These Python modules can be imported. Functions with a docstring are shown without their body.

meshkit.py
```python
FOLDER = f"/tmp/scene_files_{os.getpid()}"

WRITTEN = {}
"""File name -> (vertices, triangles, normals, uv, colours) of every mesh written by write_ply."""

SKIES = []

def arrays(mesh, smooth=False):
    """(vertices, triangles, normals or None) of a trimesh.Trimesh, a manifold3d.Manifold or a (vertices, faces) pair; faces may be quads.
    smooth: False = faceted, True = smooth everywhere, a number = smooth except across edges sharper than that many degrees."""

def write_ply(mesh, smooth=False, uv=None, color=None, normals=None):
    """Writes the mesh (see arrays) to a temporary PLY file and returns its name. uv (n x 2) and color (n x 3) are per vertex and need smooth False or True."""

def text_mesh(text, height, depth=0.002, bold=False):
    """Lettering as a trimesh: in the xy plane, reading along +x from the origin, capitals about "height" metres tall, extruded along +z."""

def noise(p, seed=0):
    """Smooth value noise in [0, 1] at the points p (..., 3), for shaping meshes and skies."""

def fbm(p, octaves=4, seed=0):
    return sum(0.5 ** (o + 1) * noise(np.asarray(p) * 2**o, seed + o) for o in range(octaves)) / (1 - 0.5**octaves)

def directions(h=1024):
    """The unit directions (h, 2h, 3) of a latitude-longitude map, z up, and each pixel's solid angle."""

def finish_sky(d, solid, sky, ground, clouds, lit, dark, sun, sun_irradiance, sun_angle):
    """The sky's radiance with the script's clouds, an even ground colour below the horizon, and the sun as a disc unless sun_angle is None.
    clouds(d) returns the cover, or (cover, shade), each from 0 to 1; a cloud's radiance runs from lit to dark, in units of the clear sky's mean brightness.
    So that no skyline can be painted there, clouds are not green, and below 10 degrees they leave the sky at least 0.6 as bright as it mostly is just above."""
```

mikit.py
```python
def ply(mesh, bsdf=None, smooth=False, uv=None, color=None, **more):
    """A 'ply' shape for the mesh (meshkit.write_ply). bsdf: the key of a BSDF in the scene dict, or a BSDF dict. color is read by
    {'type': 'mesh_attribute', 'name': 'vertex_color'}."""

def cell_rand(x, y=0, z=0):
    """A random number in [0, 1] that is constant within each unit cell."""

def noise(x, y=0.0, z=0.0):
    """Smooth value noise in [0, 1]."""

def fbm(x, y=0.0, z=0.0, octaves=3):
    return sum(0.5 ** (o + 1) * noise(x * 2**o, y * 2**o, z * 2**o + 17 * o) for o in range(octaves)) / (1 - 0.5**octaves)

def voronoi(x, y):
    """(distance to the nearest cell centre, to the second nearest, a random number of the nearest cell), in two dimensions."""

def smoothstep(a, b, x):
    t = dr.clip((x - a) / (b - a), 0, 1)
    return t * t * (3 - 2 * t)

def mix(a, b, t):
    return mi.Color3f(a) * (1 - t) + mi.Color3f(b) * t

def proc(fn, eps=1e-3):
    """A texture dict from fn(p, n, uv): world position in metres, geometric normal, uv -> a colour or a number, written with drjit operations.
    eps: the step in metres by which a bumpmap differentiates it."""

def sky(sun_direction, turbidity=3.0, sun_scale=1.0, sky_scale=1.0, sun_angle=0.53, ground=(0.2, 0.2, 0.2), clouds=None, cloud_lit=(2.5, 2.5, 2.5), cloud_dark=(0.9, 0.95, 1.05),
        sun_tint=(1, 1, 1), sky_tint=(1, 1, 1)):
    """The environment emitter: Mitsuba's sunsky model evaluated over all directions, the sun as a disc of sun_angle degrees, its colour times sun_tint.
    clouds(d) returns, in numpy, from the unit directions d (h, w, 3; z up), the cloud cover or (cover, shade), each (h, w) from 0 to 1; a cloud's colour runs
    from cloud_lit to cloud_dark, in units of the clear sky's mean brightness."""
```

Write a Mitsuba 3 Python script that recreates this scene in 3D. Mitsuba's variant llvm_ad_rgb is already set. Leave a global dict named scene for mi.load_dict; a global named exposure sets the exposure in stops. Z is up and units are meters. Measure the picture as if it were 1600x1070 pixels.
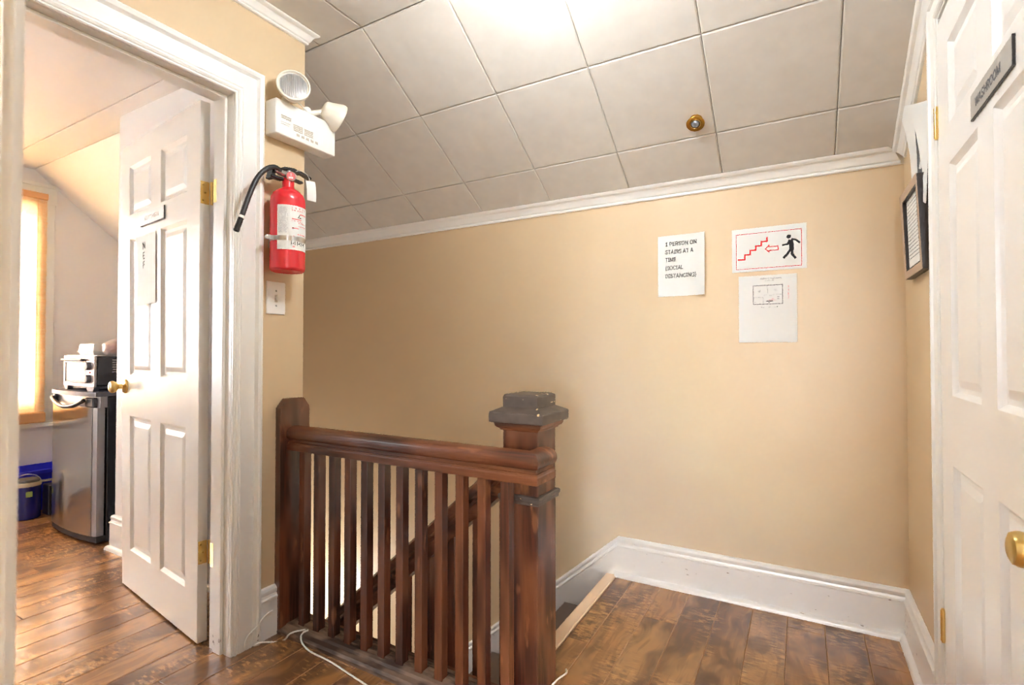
import math, random
import numpy as np, trimesh, manifold3d as m3, mapbox_earcut, drjit as dr
import mitsuba as mi, mikit
from meshkit import text_mesh, fbm as npfbm
from mikit import noise, fbm, cell_rand, smoothstep, mix
T = mi.ScalarTransform4f
R = random.Random(7)
A = np.array
scene, labels = {}, {}

# ------------------------------------------------------------------ camera, light, exposure
exposure = 0.38
TH, PITCH, CAM = math.radians(29.6), math.atan(13 / 795), [0, 0, 1.10]
fw = [-math.sin(TH) * math.cos(PITCH), math.cos(TH) * math.cos(PITCH), math.sin(PITCH)]
scene['camera'] = {'type': 'thinlens', 'fov': 2 * math.degrees(math.atan(800 / 795)), 'fov_axis': 'x', 'near_clip': 0.02,
    'aperture_radius': 0.0014, 'focus_distance': 2.2,
    'to_world': T().look_at(origin=CAM, target=[CAM[i] + fw[i] for i in range(3)], up=[0, 0, 1])}
scene['sky'] = mikit.sky((-0.5, -0.6, 0.62), turbidity=4, sun_scale=0.0, sky_scale=22.0, ground=(0.4, 0.4, 0.4),
    clouds=lambda d: np.ones(d.shape[:2]), cloud_lit=(22.3, 24, 26.4), cloud_dark=(18, 18, 18))
LAMP = 80.0          # radiance of the hall's ceiling globe
KLAMP, SLAMP = 20.0, 125.0     # kitchen globe, stairwell globe
LAMP_AT = (-0.74, 1.13, 2.275)
LAMP_RGB = (0.94, 1.0, 1.05)

# ------------------------------------------------------------------ materials
def s2l(c):
    return [(x / 255 / 12.92 if x <= 10 else ((x / 255 + 0.055) / 1.055) ** 2.4) for x in c]
def rgb(c): return {'type': 'rgb', 'value': list(map(float, c))}
def mat(key, color, rough=0.5, spec=0.4, metallic=0.0, bump=None, bump_eps=1e-3, **kw):
    base = color if isinstance(color, dict) else rgb(s2l(color))
    b = {'type': 'principled', 'base_color': base, 'roughness': rough, 'specular': spec, 'metallic': metallic, **kw}
    b = {'type': 'twosided', 'b': b}
    if bump:
        b = {'type': 'bumpmap', 'arbitrary': mikit.proc(bump, bump_eps), 'scale': 1.0, 'b': b}
    scene[key] = b
    return key
def lin(c): return mi.Color3f(*s2l(c))

PW, X0 = 0.1297, -0.187      # plank width, one of the seams
def paint_fn(p, n, uv): return 0.0006 * fbm(p.x * 90, p.y * 90, p.z * 90, 2)
def beige_fn(p, n, uv):
    v = fbm(p.x * 2.3, p.y * 2.3, p.z * 2.3, 3)
    return mix(s2l((208, 185, 151)), s2l((214, 191, 157)), v)
def tile_bump(p, n, uv):
    return 0.0016 * fbm(p.x * 60, p.y * 42, p.z * 60, 3)
def tile_fn(p, n, uv):
    v = fbm(p.x * 25, p.y * 25, p.z * 25, 2)
    return mix(s2l((196, 192, 184)), s2l((205, 201, 193)), v)
def trim_fn(p, n, uv):      # white gloss paint; dark chips where the paint is knocked off near the floor
    c = smoothstep(0.67, 0.70, fbm(p.x * 55, p.y * 55, p.z * 38, 3)) * smoothstep(0.09, 0.01, p.z) * (p.z > -0.05)
    return mix(s2l((236, 236, 232)), s2l((92, 70, 50)), c)
def base_fn(p, n, uv):      # baseboard: scuff marks and specks of dirt
    s = smoothstep(0.76, 0.80, fbm(p.x * 45, p.y * 45, p.z * 90, 3)) * smoothstep(0.50, 0.62, noise(p.x * 3.1, p.y * 3.1, p.z * 9))
    return mix(s2l((236, 236, 235)), s2l((150, 141, 132)), 0.75 * s)
def plank_fn(shift, tint):
    def fn(p, n, uv):
        x, y = p.x + shift, p.y + 1.7 * shift
        w = fbm(x * 6, y * 4, shift, 3)
        big = fbm(x * 11 + 2.5 * w, y * 4.2, 3 + shift, 4)
        g = fbm(x * 70 + 7 * w, y * 7, shift, 3)
        fleck = fbm(x * 45 + 4 * w, y * 120, 9 + shift, 3)
        zone = smoothstep(0.42, 0.62, fbm(x * 9, y * 5, 5 + shift, 2))
        c = mix(s2l((84, 58, 38)), s2l((152, 110, 64)), smoothstep(0.34, 0.60, big))
        c = mix(c, mi.Color3f(s2l((110, 72, 42))), 0.55 * smoothstep(0.46, 0.62, g))
        c = mix(c, mi.Color3f(s2l((192, 146, 88))), 0.55 * zone * smoothstep(0.55, 0.70, fleck))
        c = mix(c, mi.Color3f(s2l((70, 46, 32))), 0.60 * zone * smoothstep(0.46, 0.34, fleck))
        c = mix(c, mi.Color3f(s2l((66, 46, 38))), 0.6 * smoothstep(0.62, 0.76, fbm(x * 12, y * 8, 21 + shift, 3)))
        t = (p.x - X0) / PW
        e = dr.abs(t - dr.floor(t) - 0.5)
        return mix(c * tint, mi.Color3f(s2l((176, 134, 92))), 0.75 * smoothstep(0.474, 0.486, e))   # pale worn bevels along the seams
    return fn
def plank_bump(p, n, uv):
    return 0.0010 * fbm(p.x * 22, p.y * 38, 0, 3) + 0.0004 * fbm(p.x * 80, p.y * 9, 0, 2)
def wood_fn(axis):
    def fn(p, n, uv):
        a, b, c = (p.x, p.y, p.z) if axis == 2 else ((p.y, p.z, p.x) if axis == 0 else (p.x, p.z, p.y))
        w = fbm(a * 10, b * 10, c * 1.6, 3)
        g = fbm(a * 120 + 9 * w, b * 120, c * 4, 3)
        k = smoothstep(0.36, 0.66, fbm(a * 17, b * 17, c * 3.2, 2))
        col = mix(s2l((36, 20, 14)), s2l((94, 54, 32)), k * 0.75 + 0.25 * g)
        col = mix(col, mi.Color3f(s2l((70, 30, 16))), 0.5 * smoothstep(0.5, 0.62, g))
        rub = smoothstep(0.66, 0.80, fbm(a * 34, b * 34, c * 9, 3))
        return mix(col, mi.Color3f(s2l((150, 96, 58))), 0.35 * rub)
    return fn
def cap_fn(p, n, uv):
    k = fbm(p.x * 30, p.y * 30, p.z * 30, 3)
    nick = smoothstep(0.78, 0.80, fbm(p.x * 55, p.y * 55, p.z * 70, 2))
    c = mix(s2l((44, 38, 34)), s2l((68, 55, 45)), k)
    return mix(c, mi.Color3f(s2l((198, 172, 132))), 0.8 * nick)
def shoe_fn(p, n, uv):
    k = fbm(p.x * 14, p.y * 40, p.z * 40, 3)
    return mix(s2l((52, 38, 30)), s2l((112, 92, 76)), smoothstep(0.35, 0.7, k))
def steel_fn(p, n, uv): return 0.05 + 0.03 * noise(p.x * 6, p.y * 6, p.z * 320)
def bamboo_fn(p, n, uv):
    v = cell_rand(0, 0, p.z / 0.0105)
    w = fbm(p.y * 40, p.z * 260, 0, 2)
    return mix(s2l((232, 196, 152)), s2l((250, 226, 192)), 0.6 * v + 0.4 * w)

mat('m_beige', mikit.proc(beige_fn), 0.42, 0.35, bump=paint_fn)
mat('m_white_wall', (232, 230, 229), 0.55, 0.3)
mat('m_tile', mikit.proc(tile_fn), 0.6, 0.3, bump=tile_bump)
mat('m_ceil_back', (198, 194, 186), 0.8, 0.2)
mat('m_trim', mikit.proc(trim_fn), 0.32, 0.5)
mat('m_base', mikit.proc(base_fn), 0.34, 0.5)
mat('m_door', (233, 233, 231), 0.28, 0.5)
TINTS = [(1.0, 1.0, 1.0), (0.88, 0.87, 0.88), (1.1, 1.06, 1.0), (0.97, 0.93, 0.9)]
for i, t in enumerate(TINTS):
    mat(f'm_plank{i}', mikit.proc(plank_fn(3.7 * i + 0.3, mi.Color3f(*t))), 0.26, 0.75, bump=plank_bump)
mat('m_subfloor', (52, 36, 26), 0.8, 0.2)
mat('m_wood_z', mikit.proc(wood_fn(2)), 0.27, 0.6)
mat('m_wood_x', mikit.proc(wood_fn(0)), 0.24, 0.6)
mat('m_cap', mikit.proc(cap_fn), 0.36, 0.5)
mat('m_shoe', mikit.proc(shoe_fn), 0.5, 0.4)
mat('m_tan', (222, 192, 164), 0.6, 0.3)
mat('m_tread', (94, 80, 72), 0.5, 0.4)
mat('m_brass', (228, 196, 124), 0.2, 0.5, 1.0)
mat('m_brass_dull', (176, 134, 60), 0.32, 0.5, 1.0)
mat('m_chrome', (206, 206, 206), 0.2, 0.5, 1.0)
mat('m_steel', (196, 193, 190), mikit.proc(steel_fn), 0.5, 1.0)
mat('m_paper', (228, 231, 229), 0.7, 0.2)
mat('m_plastic_white', (240, 240, 236), 0.35, 0.5)
mat('m_plastic_cream', (236, 232, 218), 0.35, 0.5)
mat('m_print_grey', (120, 120, 122), 0.7, 0.2)
mat('m_print_light', (184, 186, 190), 0.7, 0.2)
mat('m_print_pale', (188, 183, 170), 0.7, 0.2)
mat('m_black_ink', (26, 26, 28), 0.7, 0.2)
mat('m_red_ink', (208, 44, 52), 0.7, 0.2)
mat('m_pink_ink', (220, 120, 122), 0.7, 0.2)
mat('m_red_paint', (214, 34, 44), 0.25, 0.5, clearcoat=0.6)
mat('m_black', (22, 22, 24), 0.35, 0.5)
mat('m_black_gloss', (12, 12, 13), 0.18, 0.5)
mat('m_rubber', (26, 26, 28), 0.45, 0.5)
mat('m_grey_sign', (188, 188, 184), 0.3, 0.5, 0.35)
mat('m_white_sign', (226, 224, 224), 0.4, 0.5)
mat('m_frame_wood', (176, 152, 132), 0.4, 0.5)
mat('m_frame_dark', (28, 22, 20), 0.4, 0.5)
mat('m_dark_print', (70, 76, 80), 0.6, 0.3)
mat('m_sprinkler', (150, 160, 172), 0.35, 0.5, 0.8)
mat('m_lamp_lens', (206, 208, 212), 0.12, 0.6, 0.75)
mat('m_blue', (34, 42, 196), 0.4, 0.5)
mat('m_navy', (14, 20, 84), 0.25, 0.5)
mat('m_cream', (226, 218, 190), 0.4, 0.5)
mat('m_lid_grey', (66, 62, 56), 0.4, 0.5)
mat('m_green', (170, 196, 110), 0.5, 0.3)
mat('m_dark_grey', (74, 76, 82), 0.4, 0.5)
mat('m_silver', (178, 178, 182), 0.32, 0.5, 0.6)
mat('m_glass_oven', (150, 140, 130), 0.34, 0.2, 0.0)
mat('m_peach', (232, 150, 122), 0.6, 0.3)
mat('m_bamboo_solid', (222, 170, 118), 0.55, 0.3)
scene['m_slat'] = {'type': 'principledthin', 'base_color': mikit.proc(bamboo_fn), 'roughness': 0.7, 'diff_trans': 1.05}
scene['m_clear'] = {'type': 'thindielectric'}
scene['m_bag'] = {'type': 'principledthin', 'base_color': rgb((0.9, 0.9, 0.92)), 'roughness': 0.15, 'diff_trans': 1.0, 'spec_trans': 0.75}
scene['m_globe'] = {'type': 'diffuse', 'reflectance': rgb((0.8, 0.8, 0.78))}

# ------------------------------------------------------------------ mesh helpers
def cat(ms): return trimesh.util.concatenate([m if isinstance(m, trimesh.Trimesh) else tri(*m) for m in ms])
def tri(v, f):
    v, f = np.asarray(v, float), np.asarray(f, int)
    if f.shape[1] == 4: f = np.vstack([f[:, [0, 1, 2]], f[:, [0, 2, 3]]])
    return trimesh.Trimesh(v, f, process=False)
def hull(pts): return trimesh.convex.convex_hull(np.asarray(pts, float))
BF = A([[0, 1, 3, 2], [4, 6, 7, 5], [0, 4, 5, 1], [2, 3, 7, 6], [0, 2, 6, 4], [1, 5, 7, 3]])
def box(x0, x1, y0, y1, z0, z1, b=0.0):
    if not b:
        return tri([[x, y, z] for x in (x0, x1) for y in (y0, y1) for z in (z0, z1)], BF)
    pts = []
    for x, sx in ((x0, 1), (x1, -1)):
        for y, sy in ((y0, 1), (y1, -1)):
            for z, sz in ((z0, 1), (z1, -1)):
                pts += [[x, y + sy * b, z + sz * b], [x + sx * b, y, z + sz * b], [x + sx * b, y + sy * b, z]]
    return hull(pts)
def prism(prof, p0, p1, a, b, m0=(0, 0), m1=(0, 0)):
    """The closed profile (u, v) run from p0 to p1; u along a, v along b; the ends cut back by m . (u, v)."""
    prof = np.asarray(prof, float); p0, p1, a, b = (np.asarray(x, float) for x in (p0, p1, a, b))
    d = p1 - p0; d = d / np.linalg.norm(d)
    off = prof[:, :1] * a + prof[:, 1:] * b
    v0 = p0 + off + d * (prof @ A(m0, float))[:, None]
    v1 = p1 + off - d * (prof @ A(m1, float))[:, None]
    n = len(prof)
    t = mapbox_earcut.triangulate_float64(prof, A([n], np.uint32)).reshape(-1, 3)
    i = np.arange(n); j = (i + 1) % n
    side = np.vstack([np.stack([i, j, j + n], 1), np.stack([i, j + n, i + n], 1)])
    m = tri(np.vstack([v0, v1]), np.vstack([side, t[:, ::-1], t + n]))
    if m.volume < 0: m.invert()
    return m
def extr(poly, z0, z1): return prism(poly, (0, 0, z0), (0, 0, z1), (1, 0, 0), (0, 1, 0))
def lathe(prof, c, axis=(0, 0, 1), n=32):
    """profile of (radius, height) turned about axis through c."""
    ax = np.asarray(axis, float); ax /= np.linalg.norm(ax)
    u = np.cross(ax, [0, 0, 1.0] if abs(ax[2]) < 0.9 else [1.0, 0, 0]); u /= np.linalg.norm(u); w = np.cross(ax, u)
    th = np.arange(n) * 2 * np.pi / n
    ring = np.cos(th)[:, None] * u + np.sin(th)[:, None] * w
    v = np.vstack([np.asarray(c, float) + ring * max(r, 1e-5) + ax * h for r, h in prof])
    f = []
    for k in range(len(prof) - 1):
        i = np.arange(n); j = (i + 1) % n
        f.append(np.stack([i + k * n, j + k * n, j + (k + 1) * n, i + (k + 1) * n], 1))
    m = tri(v, np.vstack(f))
    if m.volume < 0: m.invert()
    return m
def tube(path, r, n=10, closed_ends=True):
    path = np.asarray(path, float); rs = np.broadcast_to(r, len(path))
    tan = np.gradient(path, axis=0); tan /= np.linalg.norm(tan, axis=1, keepdims=True)
    u = np.cross(tan[0], [0, 0, 1.0] if abs(tan[0][2]) < 0.9 else [1.0, 0, 0]); u /= np.linalg.norm(u)
    vs = []
    th = np.arange(n) * 2 * np.pi / n
    for p, t, rr in zip(path, tan, rs):
        u = u - t * (u @ t); u /= np.linalg.norm(u); w = np.cross(t, u)
        vs.append(p + rr * (np.cos(th)[:, None] * u + np.sin(th)[:, None] * w))
    v = np.vstack(vs + [path[:1], path[-1:]]); f = []
    i = np.arange(n); j = (i + 1) % n
    for k in range(len(path) - 1):
        f += [np.stack([i + k * n, j + k * n, j + (k + 1) * n], 1), np.stack([i + k * n, j + (k + 1) * n, i + (k + 1) * n], 1)]
    e = len(path) * n
    f += [np.stack([j, i, i * 0 + e], 1), np.stack([i + e - n, j + e - n, i * 0 + e + 1], 1)]
    return tri(v, np.vstack(f))
def spline(pts, n=40):
    from scipy.interpolate import CubicSpline
    pts = np.asarray(pts, float); t = np.r_[0, np.cumsum(np.linalg.norm(np.diff(pts, axis=0), axis=1))]
    return CubicSpline(t, pts)(np.linspace(0, t[-1], n))
def warp(m, fn):
    m = m.copy(); m.vertices = fn(np.asarray(m.vertices)); return m
def place(m, o, xd, yd):
    o, xd, yd = (np.asarray(q, float) for q in (o, xd, yd)); zd = np.cross(xd, yd)
    return warp(m, lambda v: o + v[:, :1] * xd + v[:, 1:2] * yd + v[:, 2:] * zd)
def sheet(fn, nx=10, ny=12, t=0.0004):
    """A thin sheet: fn maps (u, v) in [0, 1] to points; thickness along the local normal."""
    u, v = np.meshgrid(np.linspace(0, 1, nx), np.linspace(0, 1, ny), indexing='ij')
    u, v = u.ravel(), v.ravel(); e = 1e-4
    eu, ev = np.where(u > 0.5, -e, e), np.where(v > 0.5, -e, e)
    p = fn(u, v); n = np.cross((fn(u + eu, v) - p) / eu[:, None], (fn(u, v + ev) - p) / ev[:, None]); n /= np.linalg.norm(n, axis=1, keepdims=True)
    idx = np.arange(nx * ny).reshape(nx, ny)
    q = np.stack([idx[:-1, :-1], idx[1:, :-1], idx[1:, 1:], idx[:-1, 1:]], -1).reshape(-1, 4)
    N = nx * ny
    rim = np.r_[idx[:, 0], idx[-1, 1:], idx[-2::-1, -1], idx[0, -2:0:-1]]; r2 = np.roll(rim, -1)
    sides = np.stack([rim + N, r2 + N, r2, rim], 1)
    return tri(np.vstack([p + n * t, p]), np.vstack([q, q[:, ::-1] + N, sides]))
def bars(rows):
    """flat strips (x0, y0, x1, y1) of print, 0.2 mm thick in the xy plane"""
    return cat([box(a, c, b, d, 0, 0.0002) for a, b, c, d in rows])
def stroke(pts, w):
    """a flat mitre-less polyline of width w, 0.2 mm thick"""
    from shapely.geometry import LineString
    g = LineString(pts).buffer(w / 2, cap_style=2, join_style=2)
    return poly2(g)
def poly2(g, t=0.0002):
    return cat([trimesh.creation.extrude_polygon(q, t, engine='earcut') for q in getattr(g, 'geoms', [g])])

# ------------------------------------------------------------------ entries
def key_of(k):
    if k not in scene and k not in labels: return k
    i = 1
    while f'{k}_{i:03d}' in scene or f'{k}_{i:03d}' in labels: i += 1
    return f'{k}_{i:03d}'
def thing(name, label, category, group=None, kind=None):
    k = key_of(name); labels[k] = {'label': label, 'category': category}
    if group: labels[k]['group'] = group
    if kind: labels[k]['kind'] = kind
    return k
def part(parent, name, mesh, m, smooth=False, label=None, stuff=False):
    k = key_of(f'{parent}__{name}'); scene[k] = mikit.ply(mesh, m, smooth)
    if label or stuff: labels[k] = {}
    if label: labels[k]['label'] = label
    if stuff: labels[k]['kind'] = 'stuff'
    return k
def solo(name, mesh, m, label, category, smooth=False, kind=None, group=None):
    k = thing(name, label, category, group, kind); scene[k] = mikit.ply(mesh, m, smooth); return k
def struct(name, mesh, m, label, category='wall', smooth=False): return solo(name, mesh, m, label, category, smooth, 'structure')

# ------------------------------------------------------------------ dimensions (metres)
BW, RW, LW = 2.45, 0.352, -1.80          # back wall y, right wall x, left wall x
FOLD, CZ, SL = 1.487, 2.42, 0.5916       # where the flat ceiling turns into the slope
LC = 1.41                                # end of the left wall
KX, KP = -4.85, 1.385                    # kitchen window wall x, partition face y
def slope_z(y): return CZ - SL * (y - FOLD)
SX = -3.25                               # stairwell end
NX = -0.83                               # landing edge

# ------------------------------------------------------------------ shell
struct('wall_back', box(SX - 0.1, 0.6, BW, BW + 0.12, -2.7, 2.05), 'm_beige', 'long beige wall behind the stairs with paper notices')
struct('wall_right', cat([box(RW, RW + 0.05, 1.872, BW, -0.3, 2.6), box(RW, RW + 0.05, 0.1, 1.0, -0.3, 2.6), box(RW, RW + 0.05, 1.0, 1.872, 2.062, 2.6), box(RW + 0.05, RW + 0.12, -0.1, BW + 0.1, -0.3, 2.6)]),
       'm_beige', 'narrow beige wall beside the washroom door, under the picture frame')
DY0, DY1, DZ = 0.262, 1.102, 2.041       # kitchen doorway
struct('wall_left', cat([box(LW - 0.06, LW, 0.0, DY0 - 0.02, -0.3, 2.6), box(LW - 0.06, LW, DY1 + 0.02, LC, -2.7, 2.6), box(LW - 0.06, LW, DY0 - 0.02, DY1 + 0.02, DZ + 0.02, 2.6)]),
       'm_beige', 'beige wall holding the fire extinguisher and emergency light')
struct('wall_kitchen_east', cat([box(LW - 0.115, LW - 0.06, -1.6, DY0 - 0.02, -0.3, 2.6), box(LW - 0.115, LW - 0.06, DY1 + 0.02, LC, -0.3, 2.6), box(LW - 0.115, LW - 0.06, DY0 - 0.02, DY1 + 0.02, DZ + 0.02, 2.6)]),
       'm_white_wall', 'white kitchen side of the doorway wall')
struct('wall_kitchen_partition', box(-3.33, LW - 0.115, KP, KP + 0.05, -0.3, 2.6), 'm_white_wall', 'white kitchen wall behind the open door, ending in a corner')
struct('wall_kitchen_corner', box(-3.33, -3.28, KP + 0.05, 2.6, -0.3, 2.6), 'm_white_wall', 'white kitchen wall beside the fridge, running away from the corner')
struct('wall_stairwell_near', box(-3.28, LW - 0.06, KP + 0.05, LC + 0.03, -2.7, 2.6), 'm_beige', 'beige near wall of the stairwell behind the wall post')
struct('wall_stairwell_end', box(-3.28, SX, LC + 0.03, BW, -2.7, 2.6), 'm_beige', 'beige end wall of the stairwell far down the stairs')
struct('wall_under_hall', box(LW, NX, LC - 0.03, LC, -2.7, -0.012), 'm_beige', 'beige wall under the edge of the hall floor', 'wall')
struct('wall_near', cat([box(LW - 0.06, -0.43, -0.02, 0.115, -0.3, 2.6), box(-0.43, RW + 0.05, -0.02, 0.115, 2.06, 2.6)]), 'm_beige', 'beige wall around the doorway that the view is taken from')
struct('wall_kitchen_south', box(KX - 0.1, LW, -1.7, -1.6, -0.3, 2.6), 'm_white_wall', 'white kitchen wall out of view')
struct('wall_kitchen_back', box(KX - 0.1, -3.28, BW, BW + 0.12, -0.3, 2.6), 'm_white_wall', 'white low kitchen wall behind the fridge')
WY0, WY1, WZ0, WZ1 = 0.55, 1.50, 0.70, 2.16
VY0, VY1 = -0.80, -0.32             # its bare neighbour, out of view: its light falls on the door and floor
struct('wall_kitchen_window', cat([box(KX - 0.12, KX, -1.7, VY0, -0.3, 2.6), box(KX - 0.12, KX, VY1, WY0, -0.3, 2.6), box(KX - 0.12, KX, VY0, VY1, -0.3, WZ0), box(KX - 0.12, KX, VY0, VY1, WZ1, 2.6), box(KX - 0.12, KX, WY1, BW + 0.1, -0.3, 2.6), box(KX - 0.12, KX, WY0, WY1, -0.3, WZ0), box(KX - 0.12, KX, WY0, WY1, WZ1, 2.6)]),
       'm_white_wall', 'white kitchen gable wall around the window with the bamboo blind')
# room the view is taken from: white, with a wide window behind the camera
NR = (-2.2, 1.9, -2.7); QX0, QX1, QZ0, QZ1 = 0.10, 1.75, 0.70, 2.15
struct('wall_room', cat([box(NR[0] - 0.1, NR[0], NR[2] - 0.1, -0.02, -0.3, 2.6), box(NR[1], NR[1] + 0.1, NR[2] - 0.1, -0.02, -0.3, 2.6), box(RW + 0.12, NR[1], -0.02, 0.1, -0.3, 2.6), box(NR[0], LW - 0.06, -0.02, 0.1, -0.3, 2.6),
    box(NR[0], QX0, NR[2] - 0.1, NR[2], -0.3, 2.6), box(QX1, NR[1], NR[2] - 0.1, NR[2], -0.3, 2.6), box(QX0, QX1, NR[2] - 0.1, NR[2], -0.3, QZ0), box(QX0, QX1, NR[2] - 0.1, NR[2], QZ1, 2.6)]), 'm_white_wall', 'white walls of the room behind the viewpoint')
struct('ceiling_room', box(NR[0] - 0.1, NR[1] + 0.1, NR[2] - 0.1, 0.0, 2.45, 2.5), 'm_white_wall', 'white ceiling of the room behind the viewpoint', 'ceiling')
k = struct('window_2', cat([box(QX0, QX1, NR[2] - 0.08, NR[2] - 0.03, z, z + 0.05) for z in (QZ0, QZ1 - 0.05)] + [box(x, x + 0.05, NR[2] - 0.08, NR[2] - 0.03, QZ0 + 0.05, QZ1 - 0.05) for x in (QX0, QX0 + 0.80, QX1 - 0.05)]), 'm_trim', 'white window behind the viewpoint', 'window')
part(k, 'pane', tri([[QX0 + 0.05, NR[2] - 0.055, QZ0 + 0.05], [QX1 - 0.05, NR[2] - 0.055, QZ0 + 0.05], [QX1 - 0.05, NR[2] - 0.055, QZ1 - 0.05], [QX0 + 0.05, NR[2] - 0.055, QZ1 - 0.05]], [[0, 1, 2, 3]]), 'm_clear')

# floors
struct('floor', cat([box(LW - 0.06, RW + 0.1, -0.02, LC - 0.03, -0.25, -0.012), box(NX + 0.005, RW + 0.1, LC - 0.03, BW + 0.05, -0.25, -0.012), box(KX - 0.1, LW - 0.06, -1.7, KP + 0.1, -0.25, -0.012), box(KX - 0.1, -3.28, KP + 0.1, BW + 0.1, -0.25, -0.012)]),
       'm_subfloor', 'hand-scraped brown plank floor of the hall and kitchen', 'floor')
struct('floor_room', box(NR[0] - 0.1, NR[1] + 0.1, NR[2] - 0.1, -0.02, -0.2, 0.0), 'm_plank0', 'brown floor of the room behind the viewpoint', 'floor')
def plank(x0, x1, y0, y1, i):
    g, c = 0.0007, 0.0022
    x0, x1, y0, y1 = x0 + g, x1 - g, y0 + g, y1 - g
    z1, z0 = 0.0, -0.0118
    v = [[x0, y0, z0], [x1, y0, z0], [x1, y1, z0], [x0, y1, z0], [x0, y0, z1 - c * .7], [x1, y0, z1 - c * .7], [x1, y1, z1 - c * .7], [x0, y1, z1 - c * .7],
         [x0 + c, y0 + c, z1], [x1 - c, y0 + c, z1], [x1 - c, y1 - c, z1], [x0 + c, y1 - c, z1]]
    f = [[0, 1, 5, 4], [1, 2, 6, 5], [2, 3, 7, 6], [3, 0, 4, 7], [4, 5, 9, 8], [5, 6, 10, 9], [6, 7, 11, 10], [7, 4, 8, 11], [8, 9, 10, 11]]
    part('floor', 'plank', tri(v, f), f'm_plank{i}')
col_first = math.floor((KX - X0) / PW)
for c in range(col_first, math.ceil((RW - X0) / PW) + 1):
    xa, xb = X0 + c * PW, X0 + (c + 1) * PW
    if xb <= KX or xa >= RW: continue
    xa, xb = max(xa, KX), min(xb, RW + 0.005)
    mid = (xa + xb) / 2
    lo = -1.6 if mid < LW - 0.06 else 0.0
    if xb > LW - 0.115 and xa < LW - 0.06: lo = DY0
    hi = BW if mid > NX + 0.04 else (LC - 0.025 if mid > LW - 0.06 else (KP if mid > -3.33 else BW))
    if mid > NX + 0.04 and xa < NX + 0.04: xa = NX + 0.04
    if mid <= NX + 0.04 and xb > NX + 0.04: xb = NX + 0.04
    first = {-5: 1.827, 4: 0.9, 3: 2.195, -2: 2.188}.get(c)
    y = -2.0 + R.random() * 1.2 if first is None else first - 3 * 1.215
    while y < hi:
        a, b = max(y, lo), min(y + 1.215, hi)
        if b - a > 0.02: plank(xa, xb, a, b, R.randrange(4))
        y += 1.215

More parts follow.
